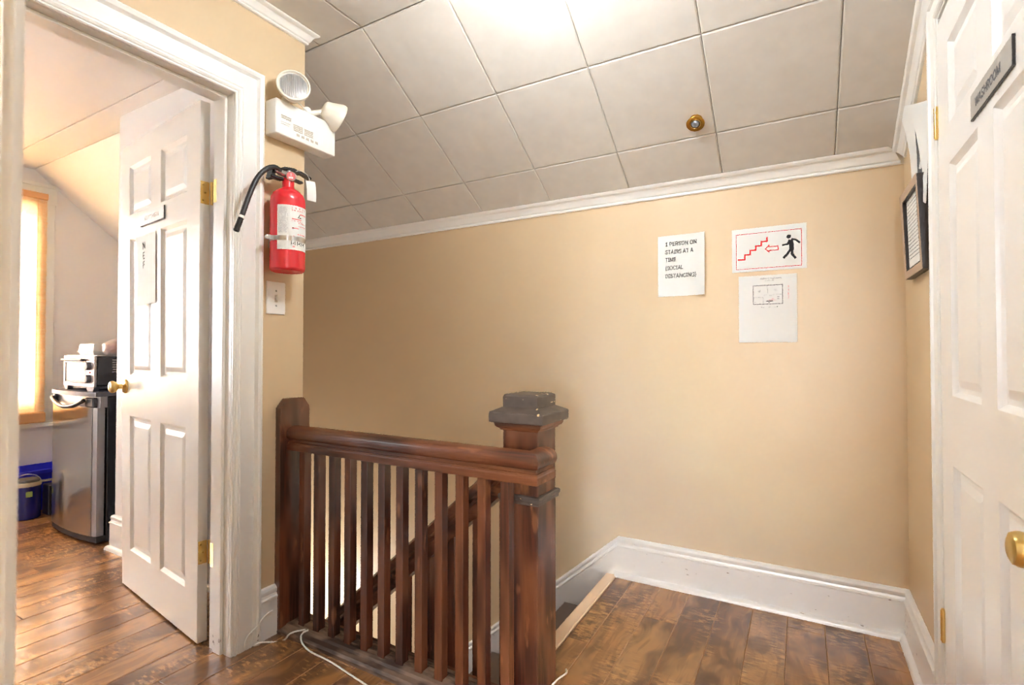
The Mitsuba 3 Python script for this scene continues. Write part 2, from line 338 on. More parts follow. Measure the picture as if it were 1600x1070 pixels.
# ceilings: tiles of the hall (flat part and slope), pieces with bevelled edges
sv = A([0, 1, -SL]) / math.hypot(1, SL); sn = A([0, -SL, -1]) / math.hypot(1, SL)
bk = [[SX - 0.1, FOLD - 0.06, CZ + 0.06 * SL], [0.5, FOLD - 0.06, CZ + 0.06 * SL], [0.5, BW + 0.1, slope_z(BW + 0.1)], [SX - 0.1, BW + 0.1, slope_z(BW + 0.1)]]
def slab(quad, up):
    q = A(quad, float); up = A(up, float)
    return hull(np.vstack([q + up * 0.012, q + up * 0.04]))
struct('ceiling', cat([slab(bk, -sn), slab([[SX - .1, -.02, CZ], [.5, -.02, CZ], [.5, FOLD + .03, CZ], [SX - .1, FOLD + .03, CZ]], (0, 0, 1))]), 'm_ceil_back', 'grey-white tiled ceiling sloping down over the stairs', 'ceiling')
TP = 0.4185; XT = -0.295
def ctile(P, xa, xb, a, b):
    """P(x, s, depth) -> point; a tile with a bevelled edge"""
    g, c = 0.0011, 0.005
    xa, xb, a, b = xa + g, xb - g, a + g, b - g
    v = [P(x, s, 0.0115) for x, s in ((xa, a), (xb, a), (xb, b), (xa, b))] + [P(x, s, 0.0035) for x, s in ((xa, a), (xb, a), (xb, b), (xa, b))] + [P(x, s, 0) for x, s in ((xa + c, a + c), (xb - c, a + c), (xb - c, b - c), (xa + c, b - c))]
    f = [[0, 1, 5, 4], [1, 2, 6, 5], [2, 3, 7, 6], [3, 0, 4, 7], [4, 5, 9, 8], [5, 6, 10, 9], [6, 7, 11, 10], [7, 4, 8, 11], [8, 9, 10, 11]]
    part('ceiling', 'tile', tri(v, f), 'm_tile')
L_SL = (BW - FOLD) * math.hypot(1, SL)
srows = [0, 0.4265, 0.8435, L_SL]
ycuts = [FOLD - TP * k for k in range(5)]
for c in range(-8, 3):
    xa, xb = max(XT + c * TP, SX), min(XT + (c + 1) * TP, RW)
    if xb - xa < 0.01: continue
    for r in range(3):
        ctile(lambda x, s, d: A([x, FOLD, CZ]) + sv * s - sn * d, xa, xb, srows[r], srows[r + 1])
    xf = max(xa, LW)
    for r in range(4):
        if xb > LW + 0.01: ctile(lambda x, s, d: A([x, s, CZ + d]), xf, xb, max(ycuts[r + 1], 0.115), ycuts[r])
    if xa < LW: ctile(lambda x, s, d: A([x, s, CZ + d]), xa, min(xb, LW), LC + 0.03, FOLD)
# kitchen ceiling: wide flat boards with seams, and a slope beyond
KS = 0.82
struct('ceiling_kitchen', cat([box(KX - 0.1, LW - 0.06, -1.7, FOLD, CZ + 0.012, CZ + 0.05), hull([[x, y, CZ - KS * (y - FOLD) + e] for x in (KX - .1, -3.28) for y in (FOLD, BW + .1) for e in (0.0, .04)])]), 'm_white_wall', 'white kitchen ceiling with a steep slope by the window', 'ceiling')
for a, b in ((-1.6, -0.1), (-0.1, 1.30), (1.30, FOLD)):
    part('ceiling_kitchen', 'panel', box(KX, LW - 0.115, a + 0.002, b - 0.002, CZ, CZ + 0.0115, 0.003), 'm_white_wall')

# crown mouldings
def crown_prof(h, w):   # u out from the wall, v up
    return [(0, 0), (0.010, 0.001), (0.014, 0.006), (0.012, 0.011), (0.016, 0.014), (0.020, 0.016), (0.023, 0.5 * h), (0.4 * w, 0.72 * h), (0.62 * w, 0.86 * h), (0.70 * w, 0.88 * h), (0.82 * w, 0.85 * h), (0.94 * w, 0.90 * h), (w, h), (0.9 * w, h + 0.004), (0, h + 0.03)]
def crown_slope(h=0.036, w=0.056):
    pr = crown_prof(h, w)
    return [(u, min(v, h + (u - w) * -SL * 0 + 0.9)) for u, v in pr]
cb = [(0, 0), (0.009, 0), (0.013, 0.004), (0.013, 0.010), (0.010, 0.013), (0.017, 0.016), (0.021, 0.022), (0.026, 0.034), (0.035, 0.043), (0.041, 0.045), (0.047, 0.047), (0.053, 0.053), (0.056, 0.060), (0.054, 0.0605), (0, 0.030)]
struct('trim_1', prism(cb, (SX, BW, 1.822), (RW, BW, 1.822), (0, -1, 0), (0, 0, 1), (0, 0), (1, 0)), 'm_trim', 'white crown moulding along the top of the back wall', 'moulding', 25)
cr = [(0, -0.062), (0.010, -0.062), (0.014, -0.057), (0.014, -0.051), (0.010, -0.048), (0.018, -0.043), (0.022, -0.036), (0.027, -0.024), (0.036, -0.014), (0.042, -0.013), (0.049, -0.011), (0.054, -0.006), (0.056, 0.0), (0, 0.0)]
cr2 = [(u * 0.75, v * 0.68) for u, v in cr]
nv = -sn
struct('trim_2', cat([prism(cr2, (RW, BW - 0.03, slope_z(BW - 0.03)), (RW, FOLD, CZ), (-1, 0, 0), nv), prism(cr2, (RW, FOLD, CZ), (RW, 0.115, CZ), (-1, 0, 0), (0, 0, 1))]), 'm_trim', 'white crown moulding running up the slope above the washroom door', 'moulding', 25)
struct('trim_3', prism([(u * 1.0, v * 0.62) for u, v in cr], (LW, 0.115, CZ), (LW, LC, CZ), (1, 0, 0), (0, 0, 1), (0, 0), (-0.6, 0)), 'm_trim', 'white crown moulding stopping at the wall corner above the emergency light', 'moulding', 25)

# baseboards with cap and shoe
bp = [(0, 0), (0.018, 0), (0.018, 0.142), (0.0215, 0.145), (0.0215, 0.150), (0.016, 0.154), (0.013, 0.162), (0.016, 0.170), (0.016, 0.178), (0.010, 0.186), (0, 0.190)]
shoe = [(0.018, 0), (0.037, 0), (0.036, 0.009), (0.032, 0.016), (0.025, 0.021), (0.018, 0.023)]
struct('baseboard_back', prism(bp, (-0.788, BW, 0), (RW, BW, 0), (0, -1, 0), (0, 0, 1), (0, 0), (1, 0)), 'm_base', 'tall white baseboard below the back wall beside the landing', 'baseboard', 25)
part('baseboard_back', 'shoe_moulding', prism(shoe, (-0.80, BW, 0), (RW, BW, 0), (0, -1, 0), (0, 0, 1), (0, 0), (1, 0)), 'm_base', 25)
struct('baseboard_right', prism(bp, (RW, BW, 0), (RW, 1.941, 0), (-1, 0, 0), (0, 0, 1), (1, 0)), 'm_base', 'short tall white baseboard between the corner and washroom door casing', 'baseboard', 25)
part('baseboard_right', 'shoe_moulding', prism(shoe, (RW, BW, 0), (RW, 1.941, 0), (-1, 0, 0), (0, 0, 1), (1, 0)), 'm_base', 25)
struct('baseboard_left', prism(bp, (LW, 1.214, 0), (LW, 1.293, 0), (1, 0, 0), (0, 0, 1)), 'm_base', 'short white baseboard between kitchen door casing and dark wall post', 'baseboard', 25)
part('baseboard_left', 'painted_wire', tube(spline([(LW + 0.024, 1.262, 0.10), (LW + 0.024, 1.228, 0.094), (LW + 0.026, 1.20, 0.075), (LW + 0.028, 1.16, 0.055), (LW + 0.03, 1.15, 0.01)], 24), 0.0028, 8), 'm_trim', True)
struct('baseboard_kitchen', cat([prism(bp, (LW - 0.115, KP, 0), (-3.33, KP, 0), (0, -1, 0), (0, 0, 1), (0, 0), (-1, 0)), prism(bp, (-3.33, KP, 0), (-3.33, BW, 0), (-1, 0, 0), (0, 0, 1), (-1, 0))]), 'm_base', 'white kitchen baseboard wrapping the wall corner right of the fridge', 'baseboard', 25)
part('baseboard_kitchen', 'shoe_moulding', cat([prism(shoe, (LW - 0.115, KP, 0), (-3.33, KP, 0), (0, -1, 0), (0, 0, 1), (0, 0), (-1, 0)), prism(shoe, (-3.33, KP, 0), (-3.33, BW, 0), (-1, 0, 0), (0, 0, 1), (-1, 0))]), 'm_base', 25)
struct('baseboard_window', prism(bp, (KX, -1.6, 0), (KX, BW, 0), (1, 0, 0), (0, 0, 1)), 'm_base', 'white kitchen baseboard under the window', 'baseboard', 25)

# stairs going down to the left
RISE, RUN, NS = 0.19, 0.22, 10
SS = RISE / RUN
d = A([-1, 0, -SS]); d /= np.linalg.norm(d)
L = 2.45
capm = [(u, v - 0.19) for u, v in bp if v > 0.13] + [(0, -0.06)]
capm = [(0, -0.062), (0.018, -0.062), (0.018, -0.048)] + [(u, v - 0.19) for u, v in bp[3:]]
vup = A([0, 0, 1])
def sheared(prof, x0, x1, zf):     # profile kept upright while it runs down the slope
    return prism(prof, (x0, BW, zf(x0)), (x1, BW, zf(x1)), (0, -1, 0), (0, 0, 1))
zsk = lambda x: 0.19 + SS * (x + 0.788)
struct('baseboard_stairs', cat([hull([[x, y, zsk(x) + e] for x in (-0.788, -3.24) for y in (BW, BW - 0.018) for e in (-0.05, -0.62)]), sheared(capm, -0.788, -3.24, zsk)]), 'm_base', 'white skirt board slanting down the stairs along the back wall', 'baseboard', 25)
st = thing('staircase', 'narrow grey-brown stairs descending left between the back wall and dark railing', 'stairs')
for i in range(1, NS + 1):
    xr = NX - (i - 1) * RUN
    part(st, 'riser', box(xr - 0.012, xr + 0.0, LC + 0.034, BW - 0.019, -i * RISE, -(i - 1) * RISE - (0.022 if i > 1 else 0.0125)), 'm_wood_x')
    part(st, 'tread', box(xr - RUN - 0.02, xr, LC + 0.034, BW - 0.019, -i * RISE - 0.022, -i * RISE, 0.004), 'm_tread')
struct('floor_lower', box(SX - 0.1, 0.2, LC - 0.1, BW + 0.1, -2.75, -2.7), 'm_plank1', 'floor at the foot of the stairs', 'floor')
solo('stair_nosing', prism([(0, -0.03), (0.006, -0.034), (0.012, -0.012), (0.056, -0.012), (0.056, 0.002), (0.050, 0.005), (0.010, 0.005), (0.002, 0.001), (0, -0.008)], (NX - 0.0188, LC + 0.2, 0), (NX - 0.0188, BW - 0.019, 0), (1, 0, 0), (0, 0, 1)),
     'm_tan', 'pale unfinished wood nosing strip along the landing edge at the top of the stairs', 'nosing', 20)

# ------------------------------------------------------------------ kitchen doorway: jamb, stop, casing
struct('trim_4', cat([box(LW - 0.118, LW + 0.002, DY1, DY1 + 0.02, 0, DZ + 0.02), box(LW - 0.118, LW + 0.002, DY0 - 0.02, DY0, 0, DZ + 0.02), box(LW - 0.118, LW + 0.002, DY0, DY1, DZ, DZ + 0.02)]), 'm_trim', 'white jamb lining the kitchen doorway', 'door jamb')
part('trim_4', 'door_stop', cat([box(-1.880, -1.832, DY1 - 0.012, DY1, 0, DZ, 0.002), box(-1.880, -1.832, DY0, DY0 + 0.012, 0, DZ, 0.002), box(-1.880, -1.832, DY0 + 0.012, DY1 - 0.012, DZ - 0.012, DZ, 0.002)]), 'm_trim')
# casing profile: u outward from the opening, v proud of the wall
cp = [(0, 0), (0, 0.012), (0.003, 0.015), (0.006, 0.012), (0.009, 0.012), (0.011, 0.016), (0.017, 0.019), (0.022, 0.015), (0.026, 0.015), (0.028, 0.017), (0.078, 0.018), (0.082, 0.014), (0.085, 0.018), (0.090, 0.026), (0.098, 0.029), (0.106, 0.027), (0.112, 0.020), (0.112, 0)]
def casing(x, sx, y0, y1, z, cp=cp):
    o = A([x, 0, 0.0]); n = A([sx, 0, 0.0])
    return cat([prism(cp, (x, y1, 0), (x, y1, z), (0, 1, 0), n, (0, 0), (-1, 0)), prism(cp, (x, y0, 0), (x, y0, z), (0, -1, 0), n, (0, 0), (-1, 0)), prism(cp, (x, y0, z), (x, y1, z), (0, 0, 1), n, (-1, 0), (-1, 0))])
struct('trim_5', casing(LW, 1, DY0 - 0.001, DY1 + 0.001, DZ + 0.001), 'm_trim', 'wide moulded white casing around the kitchen doorway', 'door casing', 25)
# washroom door casing
RY0, RY1, RZ = 1.003, 1.868, 2.058
struct('trim_6', casing(RW, -1, RY0, RY1, RZ, [(u * 0.64, v * 0.62) for u, v in cp]), 'm_trim', 'moulded white casing around the washroom door', 'door casing', 25)
struct('trim_7', cat([box(RW - 0.004, RW + 0.05, RY1 - 0.008, RY1 + 0.004, 0, RZ + 0.004), box(RW - 0.004, RW + 0.05, RY0 - 0.004, RY0 + 0.008, 0, RZ + 0.004), box(RW - 0.004, RW + 0.05, RY0, RY1, RZ - 0.006, RZ + 0.004)]), 'm_trim', 'white jamb lining the washroom doorway', 'door jamb')
# near doorway: jamb and casing seen as a blurred strip at the left edge
cpn = [(0, 0), (0, 0.008), (0.004, 0.012), (0.007, 0.012), (0.010, 0.016), (0.030, 0.018), (0.09, 0.018), (0.09, 0)]
struct('trim_8', cat([box(-0.445, -0.43, -0.022, 0.116, 0, 2.06), prism(cpn, (-0.436, 0.115, 0), (-0.436, 0.115, 2.1), (-1, 0, 0), (0, 1, 0)), box(-0.43, -0.419, 0.03, 0.07, 0, 2.05, 0.003)]), 'm_trim', 'blurred white door casing close to the viewpoint at the left edge', 'door casing', 25)

# ------------------------------------------------------------------ six-panel doors
DW, DTK = 0.832, 0.035
PCOL = [(0.112, 0.367), (0.469, 0.722)]
PROW = [(0.187, 0.803), (0.987, 1.615), (1.720, 1.947)]
def fr(u0, u1, z0, z1, w0, w1, i):
    return [[u, w0, z] for u in (u0, u1) for z in (z0, z1)] + [[u, w1, z] for u in (u0 + i, u1 - i) for z in (z0 + i, z1 - i)]
def mani(m): return m3.Manifold(m3.Mesh(np.asarray(m.vertices, np.float32), np.asarray(m.faces, np.uint32)))
def untri(M):
    q = M.to_mesh(); return trimesh.Trimesh(q.vert_properties[:, :3], q.tri_verts, process=False)
def door_meshes():
    leaf = mani(box(0, DW, 0, DTK, 0.008, 2.05, 0.0015)); panels = []
    for u0, u1 in PCOL:
        for z0, z1 in PROW:
            for w, s in ((0, 1), (DTK, -1)):
                leaf -= mani(hull(fr(u0, u1, z0, z1, w - s * 0.001, w + s * 0.006, 0.007) + fr(u0 + .009, u1 - .009, z0 + .009, z1 - .009, w + s * 0.007, w + s * 0.012, 0.005)[:]))
            i = 0.014
            p = [hull(fr(u0 + i, u1 - i, z0 + i, z1 - i, DTK / 2, 0.0115, 0.0) ), hull(fr(u0 + i + .012, u1 - i - .012, z0 + i + .012, z1 - i - .012, 0.0115, 0.005, 0.020)),
                 hull(fr(u0 + i, u1 - i, z0 + i, z1 - i, DTK / 2, DTK - 0.0115, 0.0)), hull(fr(u0 + i + .012, u1 - i - .012, z0 + i + .012, z1 - i - .012, DTK - 0.0115, DTK - 0.005, 0.020))]
            panels.append(cat(p))
    return untri(leaf), panels
LEAF, PANELS = door_meshes()
def door(name, label, fn):
    k = thing(name, label, 'door', kind='structure')
    part(k, 'leaf', warp(LEAF, fn), 'm_door')
    for p in PANELS: part(k, 'panel', warp(p, fn), 'm_door')
    return k
KNOB = [(0, 0), (0.032, 0), (0.033, 0.003), (0.030, 0.008), (0.016, 0.012), (0.011, 0.016), (0.011, 0.030), (0.015, 0.034), (0.024, 0.039), (0.0275, 0.047), (0.0275, 0.054), (0.024, 0.061), (0.017, 0.064), (0, 0.0645)]
# kitchen door, swung open into the kitchen
H0, HD = A([-1.966, 1.084]), A([-0.9914, 0.131])
HN = A([-HD[1], HD[0]]); HN = HN if HN[1] > 0 else -HN
def kdoor(v):
    u, w, z = v[:, 0], v[:, 1], v[:, 2]
    w = w - (z / 2.04) * (0.006 + 0.020 * u / 0.83)
    xy = H0 + u[:, None] * HD + w[:, None] * HN
    return np.column_stack([xy, z])
d1 = door('door_1', 'white six-panel kitchen door swung open, with taped paper and brass knob', kdoor)
def kpt(u, w, z): return kdoor(A([[u, w, z]], float))[0]
part(d1, 'knob', lathe(KNOB, kpt(0.772, 0.0, 0.935), np.append(-HN, 0), 28), 'm_brass', 40, 'round polished brass knob')
for z in (1.70, 0.343):
    pn = kpt(-0.012, DTK + 0.002, z)
    leafp = [box(-0.0015, 0.0, 0.002, DTK - 0.003, z - 0.043, z + 0.043, 0.0005)]
    hk = part(d1, 'hinge', cat([warp(leafp[0], kdoor), box(-1.916, -1.882, DY1 - 0.0018, DY1, z - 0.043, z + 0.043), *[lathe([(0, a), (0.0062, a), (0.0062, a + 0.0165), (0, a + 0.0165)], pn, n=14) for a in (-0.044, -0.0265, -0.009, 0.0085, 0.026)]]), 'm_brass', 40, 'brass butt hinge')
    part(hk, 'screw', cat([lathe([(0, 0), (0.0035, 0), (0.003, 0.001), (0, 0.0012)], kpt(-0.0016, w, z + dz), np.append(-HD, 0), 10) for w, dz in ((0.010, 0.03), (0.018, 0.0), (0.010, -0.03))]), 'm_brass_dull', 40, stuff=True)
# washroom door, closed in the right wall
XD = RW - 0.006
def wdoor(v): return np.column_stack([XD + v[:, 1], RY1 - 0.011 - v[:, 0] * 1.0, v[:, 2] * 0.988 + 0.004])
d2 = door('door_2', 'closed white six-panel washroom door with grey name plate', wdoor)
def wpt(u, w, z): return wdoor(A([[u, w, z]], float))[0]
part(d2, 'knob', lathe(KNOB, wpt(0.768, 0.0, 0.795), (-1, 0, 0), 28), 'm_brass', 40, 'round polished brass knob')
for z in (1.752, 0.326):
    part(d2, 'hinge', cat([lathe([(0, a), (0.0058, a), (0.0062, a + .001), (0.0062, a + 0.0155), (0.0058, a + .0165), (0, a + 0.0165)], (XD - 0.004, RY1 - 0.009, z), n=16) for a in (-0.044, -0.0265, -0.009, 0.0085, 0.026)] + [lathe([(0, -0.049), (0.004, -0.048), (0.004, 0.047), (0, 0.048)], (XD - 0.004, RY1 - 0.009, z), n=12)]), 'm_brass', 40, 'brass hinge knuckle')

# ------------------------------------------------------------------ railing at the stair opening
wp = thing('wall_post', 'dark wooden half post with clipped top corners fixed to the beige wall end', 'post')
part(wp, 'board', prism([(1.286, 0.018), (1.420, 0.018), (1.420, 0.874), (1.392, 0.910), (1.315, 0.910), (1.286, 0.874)], (LW, 0, 0), (LW + 0.03, 0, 0), (0, 1, 0), (0, 0, 1)), 'm_wood_z')
nw = thing('newel_post', 'square dark wooden newel post with a flat stepped cap at the landing', 'newel post')
nx0, nx1, ny0, ny1 = -0.855, -0.728, 1.445, 1.580
part(nw, 'lower_shaft', box(nx0 - 0.002, nx1 + 0.001, ny0 - 0.001, ny1 + 0.001, 0.0, 0.617, 0.003), 'm_wood_z')
part(nw, 'upper_shaft', box(nx0, nx1, ny0, ny1, 0.630, 0.846, 0.002), 'm_wood_z')
def ring(prof, x0, x1, y0, y1):
    """square moulding: rows (o, z) offset outwards by o"""
    v = [[x, y, z] for o, z in prof for x, y in ((x0 - o, y0 - o), (x1 + o, y0 - o), (x1 + o, y1 + o), (x0 - o, y1 + o))]; f = []
    for k in range(len(prof) - 1): f += [[4 * k + i, 4 * k + (i + 1) % 4, 4 * k + 4 + (i + 1) % 4, 4 * k + 4 + i] for i in range(4)]
    e = 4 * (len(prof) - 1); f += [[3, 2, 1, 0], [e, e + 1, e + 2, e + 3]]
    return tri(v, f)
part(nw, 'belt_moulding', ring([(0.002, 0.606), (0.008, 0.609), (0.009, 0.617), (0.012, 0.621), (0.013, 0.630), (0.009, 0.635), (0.0, 0.637)], nx0, nx1, ny0, ny1), 'm_cap')
part(nw, 'cap_moulding', ring([(0.0, 0.840), (0.006, 0.842), (0.008, 0.847), (0.016, 0.851), (0.020, 0.857), (0.021, 0.864), (0.026, 0.868)], nx0, nx1, ny0, ny1), 'm_wood_x')
part(nw, 'cap_plate', ring([(0.028, 0.867), (0.033, 0.869), (0.034, 0.874), (0.034, 0.897), (0.032, 0.902), (0.0, 0.917)], nx0, nx1, ny0, ny1), 'm_cap')
part(nw, 'cap_block', ring([(-0.001, 0.910), (0.0, 0.914), (0.0, 0.951), (-0.004, 0.957), (-0.010, 0.959)], nx0, nx1, ny0, ny1), 'm_cap')

gr = thing('guard_railing', 'dark brown wooden stair guard with twelve square balusters between wall post and newel', 'railing')
hp = [(-0.030, 0.752), (-0.036, 0.756), (-0.040, 0.764), (-0.041, 0.774), (-0.038, 0.784), (-0.030, 0.793), (-0.016, 0.799), (0, 0.801), (0.016, 0.799), (0.030, 0.793), (0.038, 0.784), (0.041, 0.774), (0.040, 0.764), (0.036, 0.756), (0.030, 0.752)]
RYC = 1.352; RX0, RX1 = LW + 0.03, -0.700
def rail(prof, name, m):
    pr = [(u, v) for u, v in prof]
    a = prism(pr, (RX0 + 0.0005, RYC, 0), (RX1, RYC, 0), (0, 1, 0), (0, 0, 1), (0, 0), (1, 0))
    # mitred return to the newel
    b = prism([(-u, v) for u, v in prof][::-1], (RX1, RYC, 0), (RX1, ny0 - 0.0015, 0), (1, 0, 0), (0, 0, 1), (-1, 0))
    return part(gr, name, cat([warp(a, lambda v: v), b]), m, 35)
rail(hp, 'handrail', 'm_wood_x')
rail([(-0.026, 0.738), (-0.026, 0.753), (0.026, 0.753), (0.026, 0.738)], 'neck_strip', 'm_wood_x')
rail([(-0.035, 0.708), (-0.036, 0.712), (-0.036, 0.730), (-0.033, 0.734), (-0.033, 0.740), (0.033, 0.740), (0.036, 0.730), (0.036, 0.708)], 'lower_rail', 'm_wood_x')
for i in range(12):
    x = -1.722 + 0.0838 * i
    part(gr, 'baluster', box(x, x + 0.031, RYC - 0.017, RYC + 0.016, 0.026, 0.712, 0.0015), 'm_wood_z')
part(gr, 'shoe_board', prism([(1.285, 0), (1.285, 0.012), (1.292, 0.020), (1.312, 0.022), (1.320, 0.028), (1.384, 0.028), (1.402, 0.022), (1.410, 0.022), (1.410, -0.03), (1.409, -0.03), (1.409, 0)], (LW + 0.001, 0, 0), (nx1 - 0.02, 0, 0), (0, 1, 0), (0, 0, 1)), 'm_shoe', 20)
for i in range(11):
    x = -1.722 + 0.0838 * i + 0.031
    part(gr, 'fillet', hull([[x + a, y, z] for a, z in ((0.002, 0.027), (0.051, 0.027), (0.006, 0.038), (0.047, 0.038)) for y in (RYC - 0.016, RYC + 0.015)]), 'm_shoe')
part(gr, 'fascia', box(LW + 0.001, nx0, LC, LC + 0.018, -0.27, 0.02, 0.003), 'm_wood_x')

sr = thing('stair_railing', 'dark wooden handrail slanting down the stairs behind the guard balusters', 'railing')
zr = lambda x: 0.646 + 0.886 * (x + 0.993)
def srail(prof, name, m): return part(sr, name, prism(prof, (nx0 - 0.002, 1.512, zr(nx0 - 0.002)), (-2.95, 1.512, zr(-2.95)), (0, 1, 0), (0, 0, 1)), m, 35)
srail([(-0.030, -0.062), (-0.039, -0.052), (-0.041, -0.036), (-0.036, -0.016), (-0.022, -0.004), (0, 0), (0.022, -0.004), (0.036, -0.016), (0.041, -0.036), (0.039, -0.052), (0.030, -0.062)], 'handrail', 'm_wood_x')
srail([(-0.024, -0.08), (-0.024, -0.06), (0.024, -0.06), (0.024, -0.08)], 'neck_strip', 'm_wood_x')
srail([(-0.034, -0.130), (-0.036, -0.124), (-0.036, -0.084), (-0.032, -0.078), (0.032, -0.078), (0.036, -0.084), (0.036, -0.130)], 'lower_rail', 'm_wood_x')
for i in range(18):
    x = NX - 0.055 - 0.11 * i
    step = int((NX - x) / RUN) + 1
    z1 = zr(x) - 0.128
    zb = -step * RISE
    part(sr, 'baluster', hull([[x + a, y, z] for a in (-0.015, 0.015) for y in (1.497, 1.527) for z in (zb + 0.0003, z1 + 0.886 * a)]), 'm_wood_z')

# ------------------------------------------------------------------ cables on the floor
solo('cable', tube(spline([(-1.775, 1.185, 0.004), (-1.751, 1.229, 0.004), (-1.715, 1.275, 0.004), (-1.708, 1.279, 0.016), (-1.695, 1.290, 0.026), (-1.66, 1.318, 0.0335)], 30), 0.0032, 8), 'm_plastic_white', 'thin white cable running from the doorway casing to the railing foot', 'cable', True)
solo('cable', tube(spline([(-1.645, 1.322, 0.0335), (-1.655, 1.308, 0.0300), (-1.650, 1.292, 0.0260), (-1.63, 1.279, 0.014), (-1.60, 1.272, 0.005), (-1.493, 1.262, 0.004), (-1.349, 1.245, 0.004), (-1.186, 1.222, 0.004), (-0.98, 1.19, 0.004), (-0.7, 1.12, 0.004)], 60), 0.0032, 8), 'm_plastic_white', 'long white cable lying along the front of the railing base', 'cable', True)
solo('cable', tube(spline([(-0.712, 1.63, 0.004), (-0.700, 1.60, 0.010), (-0.704, 1.565, 0.016), (-0.716, 1.52, 0.008), (-0.712, 1.42, 0.004), (-0.69, 1.30, 0.004)], 30), 0.0032, 8), 'm_plastic_white', 'short loop of white cable at the foot of the newel post', 'cable', True)

# ------------------------------------------------------------------ emergency light
el = thing('emergency_light', 'white twin-head emergency light box mounted on the wall corner above the extinguisher', 'emergency light')
EX = LW + 0.066
hk = part(el, 'housing', box(LW + 0.002, EX, 1.229, 1.514, 1.934, 2.069, 0.003), 'm_plastic_white')
part(hk, 'front_print', place(bars([(0.02, 0.058, 0.065, 0.064), (0.02, 0.066, 0.065, 0.072), (0.02, 0.044, 0.06, 0.046), (0.02, 0.036, 0.055, 0.038)] + [(0.075 + 0.05 * i, 0.050 - 0.007 * j, 0.075 + 0.05 * i + 0.043, 0.055 - 0.007 * j) for i in range(2) for j in range(4)] + [(0.09 + 0.022 * i, 0.012, 0.104 + 0.022 * i, 0.022) for i in range(5)]), (EX + 0.0002, 1.232, 1.94), (0, 1, 0), (0, 0, 1)), 'm_print_pale', stuff=True)
def lamp_head(c, ax, neck_at):
    ax = A(ax, float) / np.linalg.norm(ax); c = A(c, float)
    h = part(el, 'lamp_head', cat([lathe([(0, -0.072), (0.024, -0.071), (0.034, -0.064), (0.040, -0.050), (0.051, -0.026), (0.060, -0.008), (0.062, 0.004), (0.0605, 0.009), (0.056, 0.010), (0.0535, 0.004), (0.052, 0.002), (0, 0.002)], c, ax, 40),
        lathe([(0, -0.012), (0.014, -0.011), (0.016, 0.0), (0.014, 0.011), (0, 0.012)], A(neck_at) + A([0.012, -0.01, 0.018]), (1, -0.6, 0), 18), lathe([(0, 0), (0.012, 0), (0.011, 0.014), (0.006, 0.02), (0, 0.02)], A(neck_at) * A([1, 1, 0]) + A([0, 0, 2.068]), (0, 0, 1), 18),
        tube([A(neck_at) + A([0, 0, 0.012]), c - ax * 0.05], 0.011, 12)]), 'm_plastic_cream', 40)
    rows = []
    for i in range(9):
        r = 0.052 * (i / 8.0); rows.append((r, 0.0075 - 0.006 * (i / 8.0) ** 2))
    lens = lathe(rows[::-1] + [(0, 0.002)], c, ax, 48)
    part(h, 'lens', lens, 'm_lamp_lens', 60, 'ribbed clear lens')
    u = np.cross(ax, [0, 0, 1.0]); u /= np.linalg.norm(u); w = np.cross(u, ax)
    ribs = []
    for i in range(-7, 8):
        o = i * 0.0066; hl = math.sqrt(max(0.0515 ** 2 - o ** 2, 0))
        t = np.linspace(-hl, hl, 12)
        ribs.append(tube([c + u * o + w * q + ax * (0.0078 - 0.006 * (o * o + q * q) / 0.052 ** 2) for q in t], 0.0016, 6))
    part(h, 'lens_ribs', cat(ribs), 'm_lamp_lens', 60, stuff=True)
lamp_head((-1.695, 1.277, 2.121), (0.82, -0.56, 0.10), (-1.772, 1.300, 2.068))
lamp_head((-1.715, 1.512, 2.094), (0.30, 0.90, -0.34), (-1.772, 1.400, 2.068))
part(el, 'lead_wire', tube(spline([(-1.735, 1.325, 2.09), (-1.738, 1.36, 2.078), (-1.745, 1.395, 2.063), (-1.75, 1.405, 2.06)], 16), 0.0022, 6), 'm_plastic_white', True)

# ------------------------------------------------------------------ fire extinguisher
fe = thing('fire_extinguisher', 'red fire extinguisher with black hose strapped to the wall above the switch', 'fire extinguisher')
fx, fy = -1.722, 1.276
part(fe, 'cylinder', lathe([(0, 1.408), (0.050, 1.408), (0.056, 1.404), (0.0615, 1.410), (0.063, 1.418), (0.063, 1.672), (0.061, 1.688), (0.054, 1.704), (0.040, 1.717), (0.024, 1.726), (0.0215, 1.730), (0.0215, 1.764), (0, 1.766)], (fx, fy, 0), n=56), 'm_red_paint', 40)
def cyl(v, r=0.0632):       # (arc length, height, out) wrapped on the cylinder; arc 0 faces the room
    a = v[:, 0] / r + math.radians(-28); rr = r + v[:, 2]
    return np.column_stack([fx + rr * np.cos(a), fy + rr * np.sin(a), v[:, 1]])
LA, LB = -0.048, 0.090
lk = part(fe, 'label_sticker', sheet(lambda u, v: cyl(np.column_stack([LA + u * (LB - LA), 1.481 + v * 0.168, 0 * u])), 30, 3, 0.0003), 'm_paper', True, 'white instruction label wrapped round the cylinder')
def on_label(m):
    def fn(v):
        w = cyl(np.column_stack([v[:, 0], v[:, 1], v[:, 2] + 0.0003])); return w
    return warp(m, fn)
def fine(rows, n=4):
    out = []
    for a, b, c, d in rows:
        for i in range(n): out.append((a + (c - a) * i / n, b, a + (c - a) * (i + 1) / n, d))
    return out
rr = random.Random(3)
part(lk, 'label_text', on_label(bars(fine([(LA + 0.005, 1.638 - 0.0052 * j, LA + 0.040 - 0.008 * rr.random(), 1.6405 - 0.0052 * j) for j in range(19)], 3) + fine([(LA + 0.005, 1.486, LA + 0.044, 1.4868), (LA + 0.005, 1.498, LA + 0.044, 1.4988)], 3))), 'm_print_light', stuff=True)
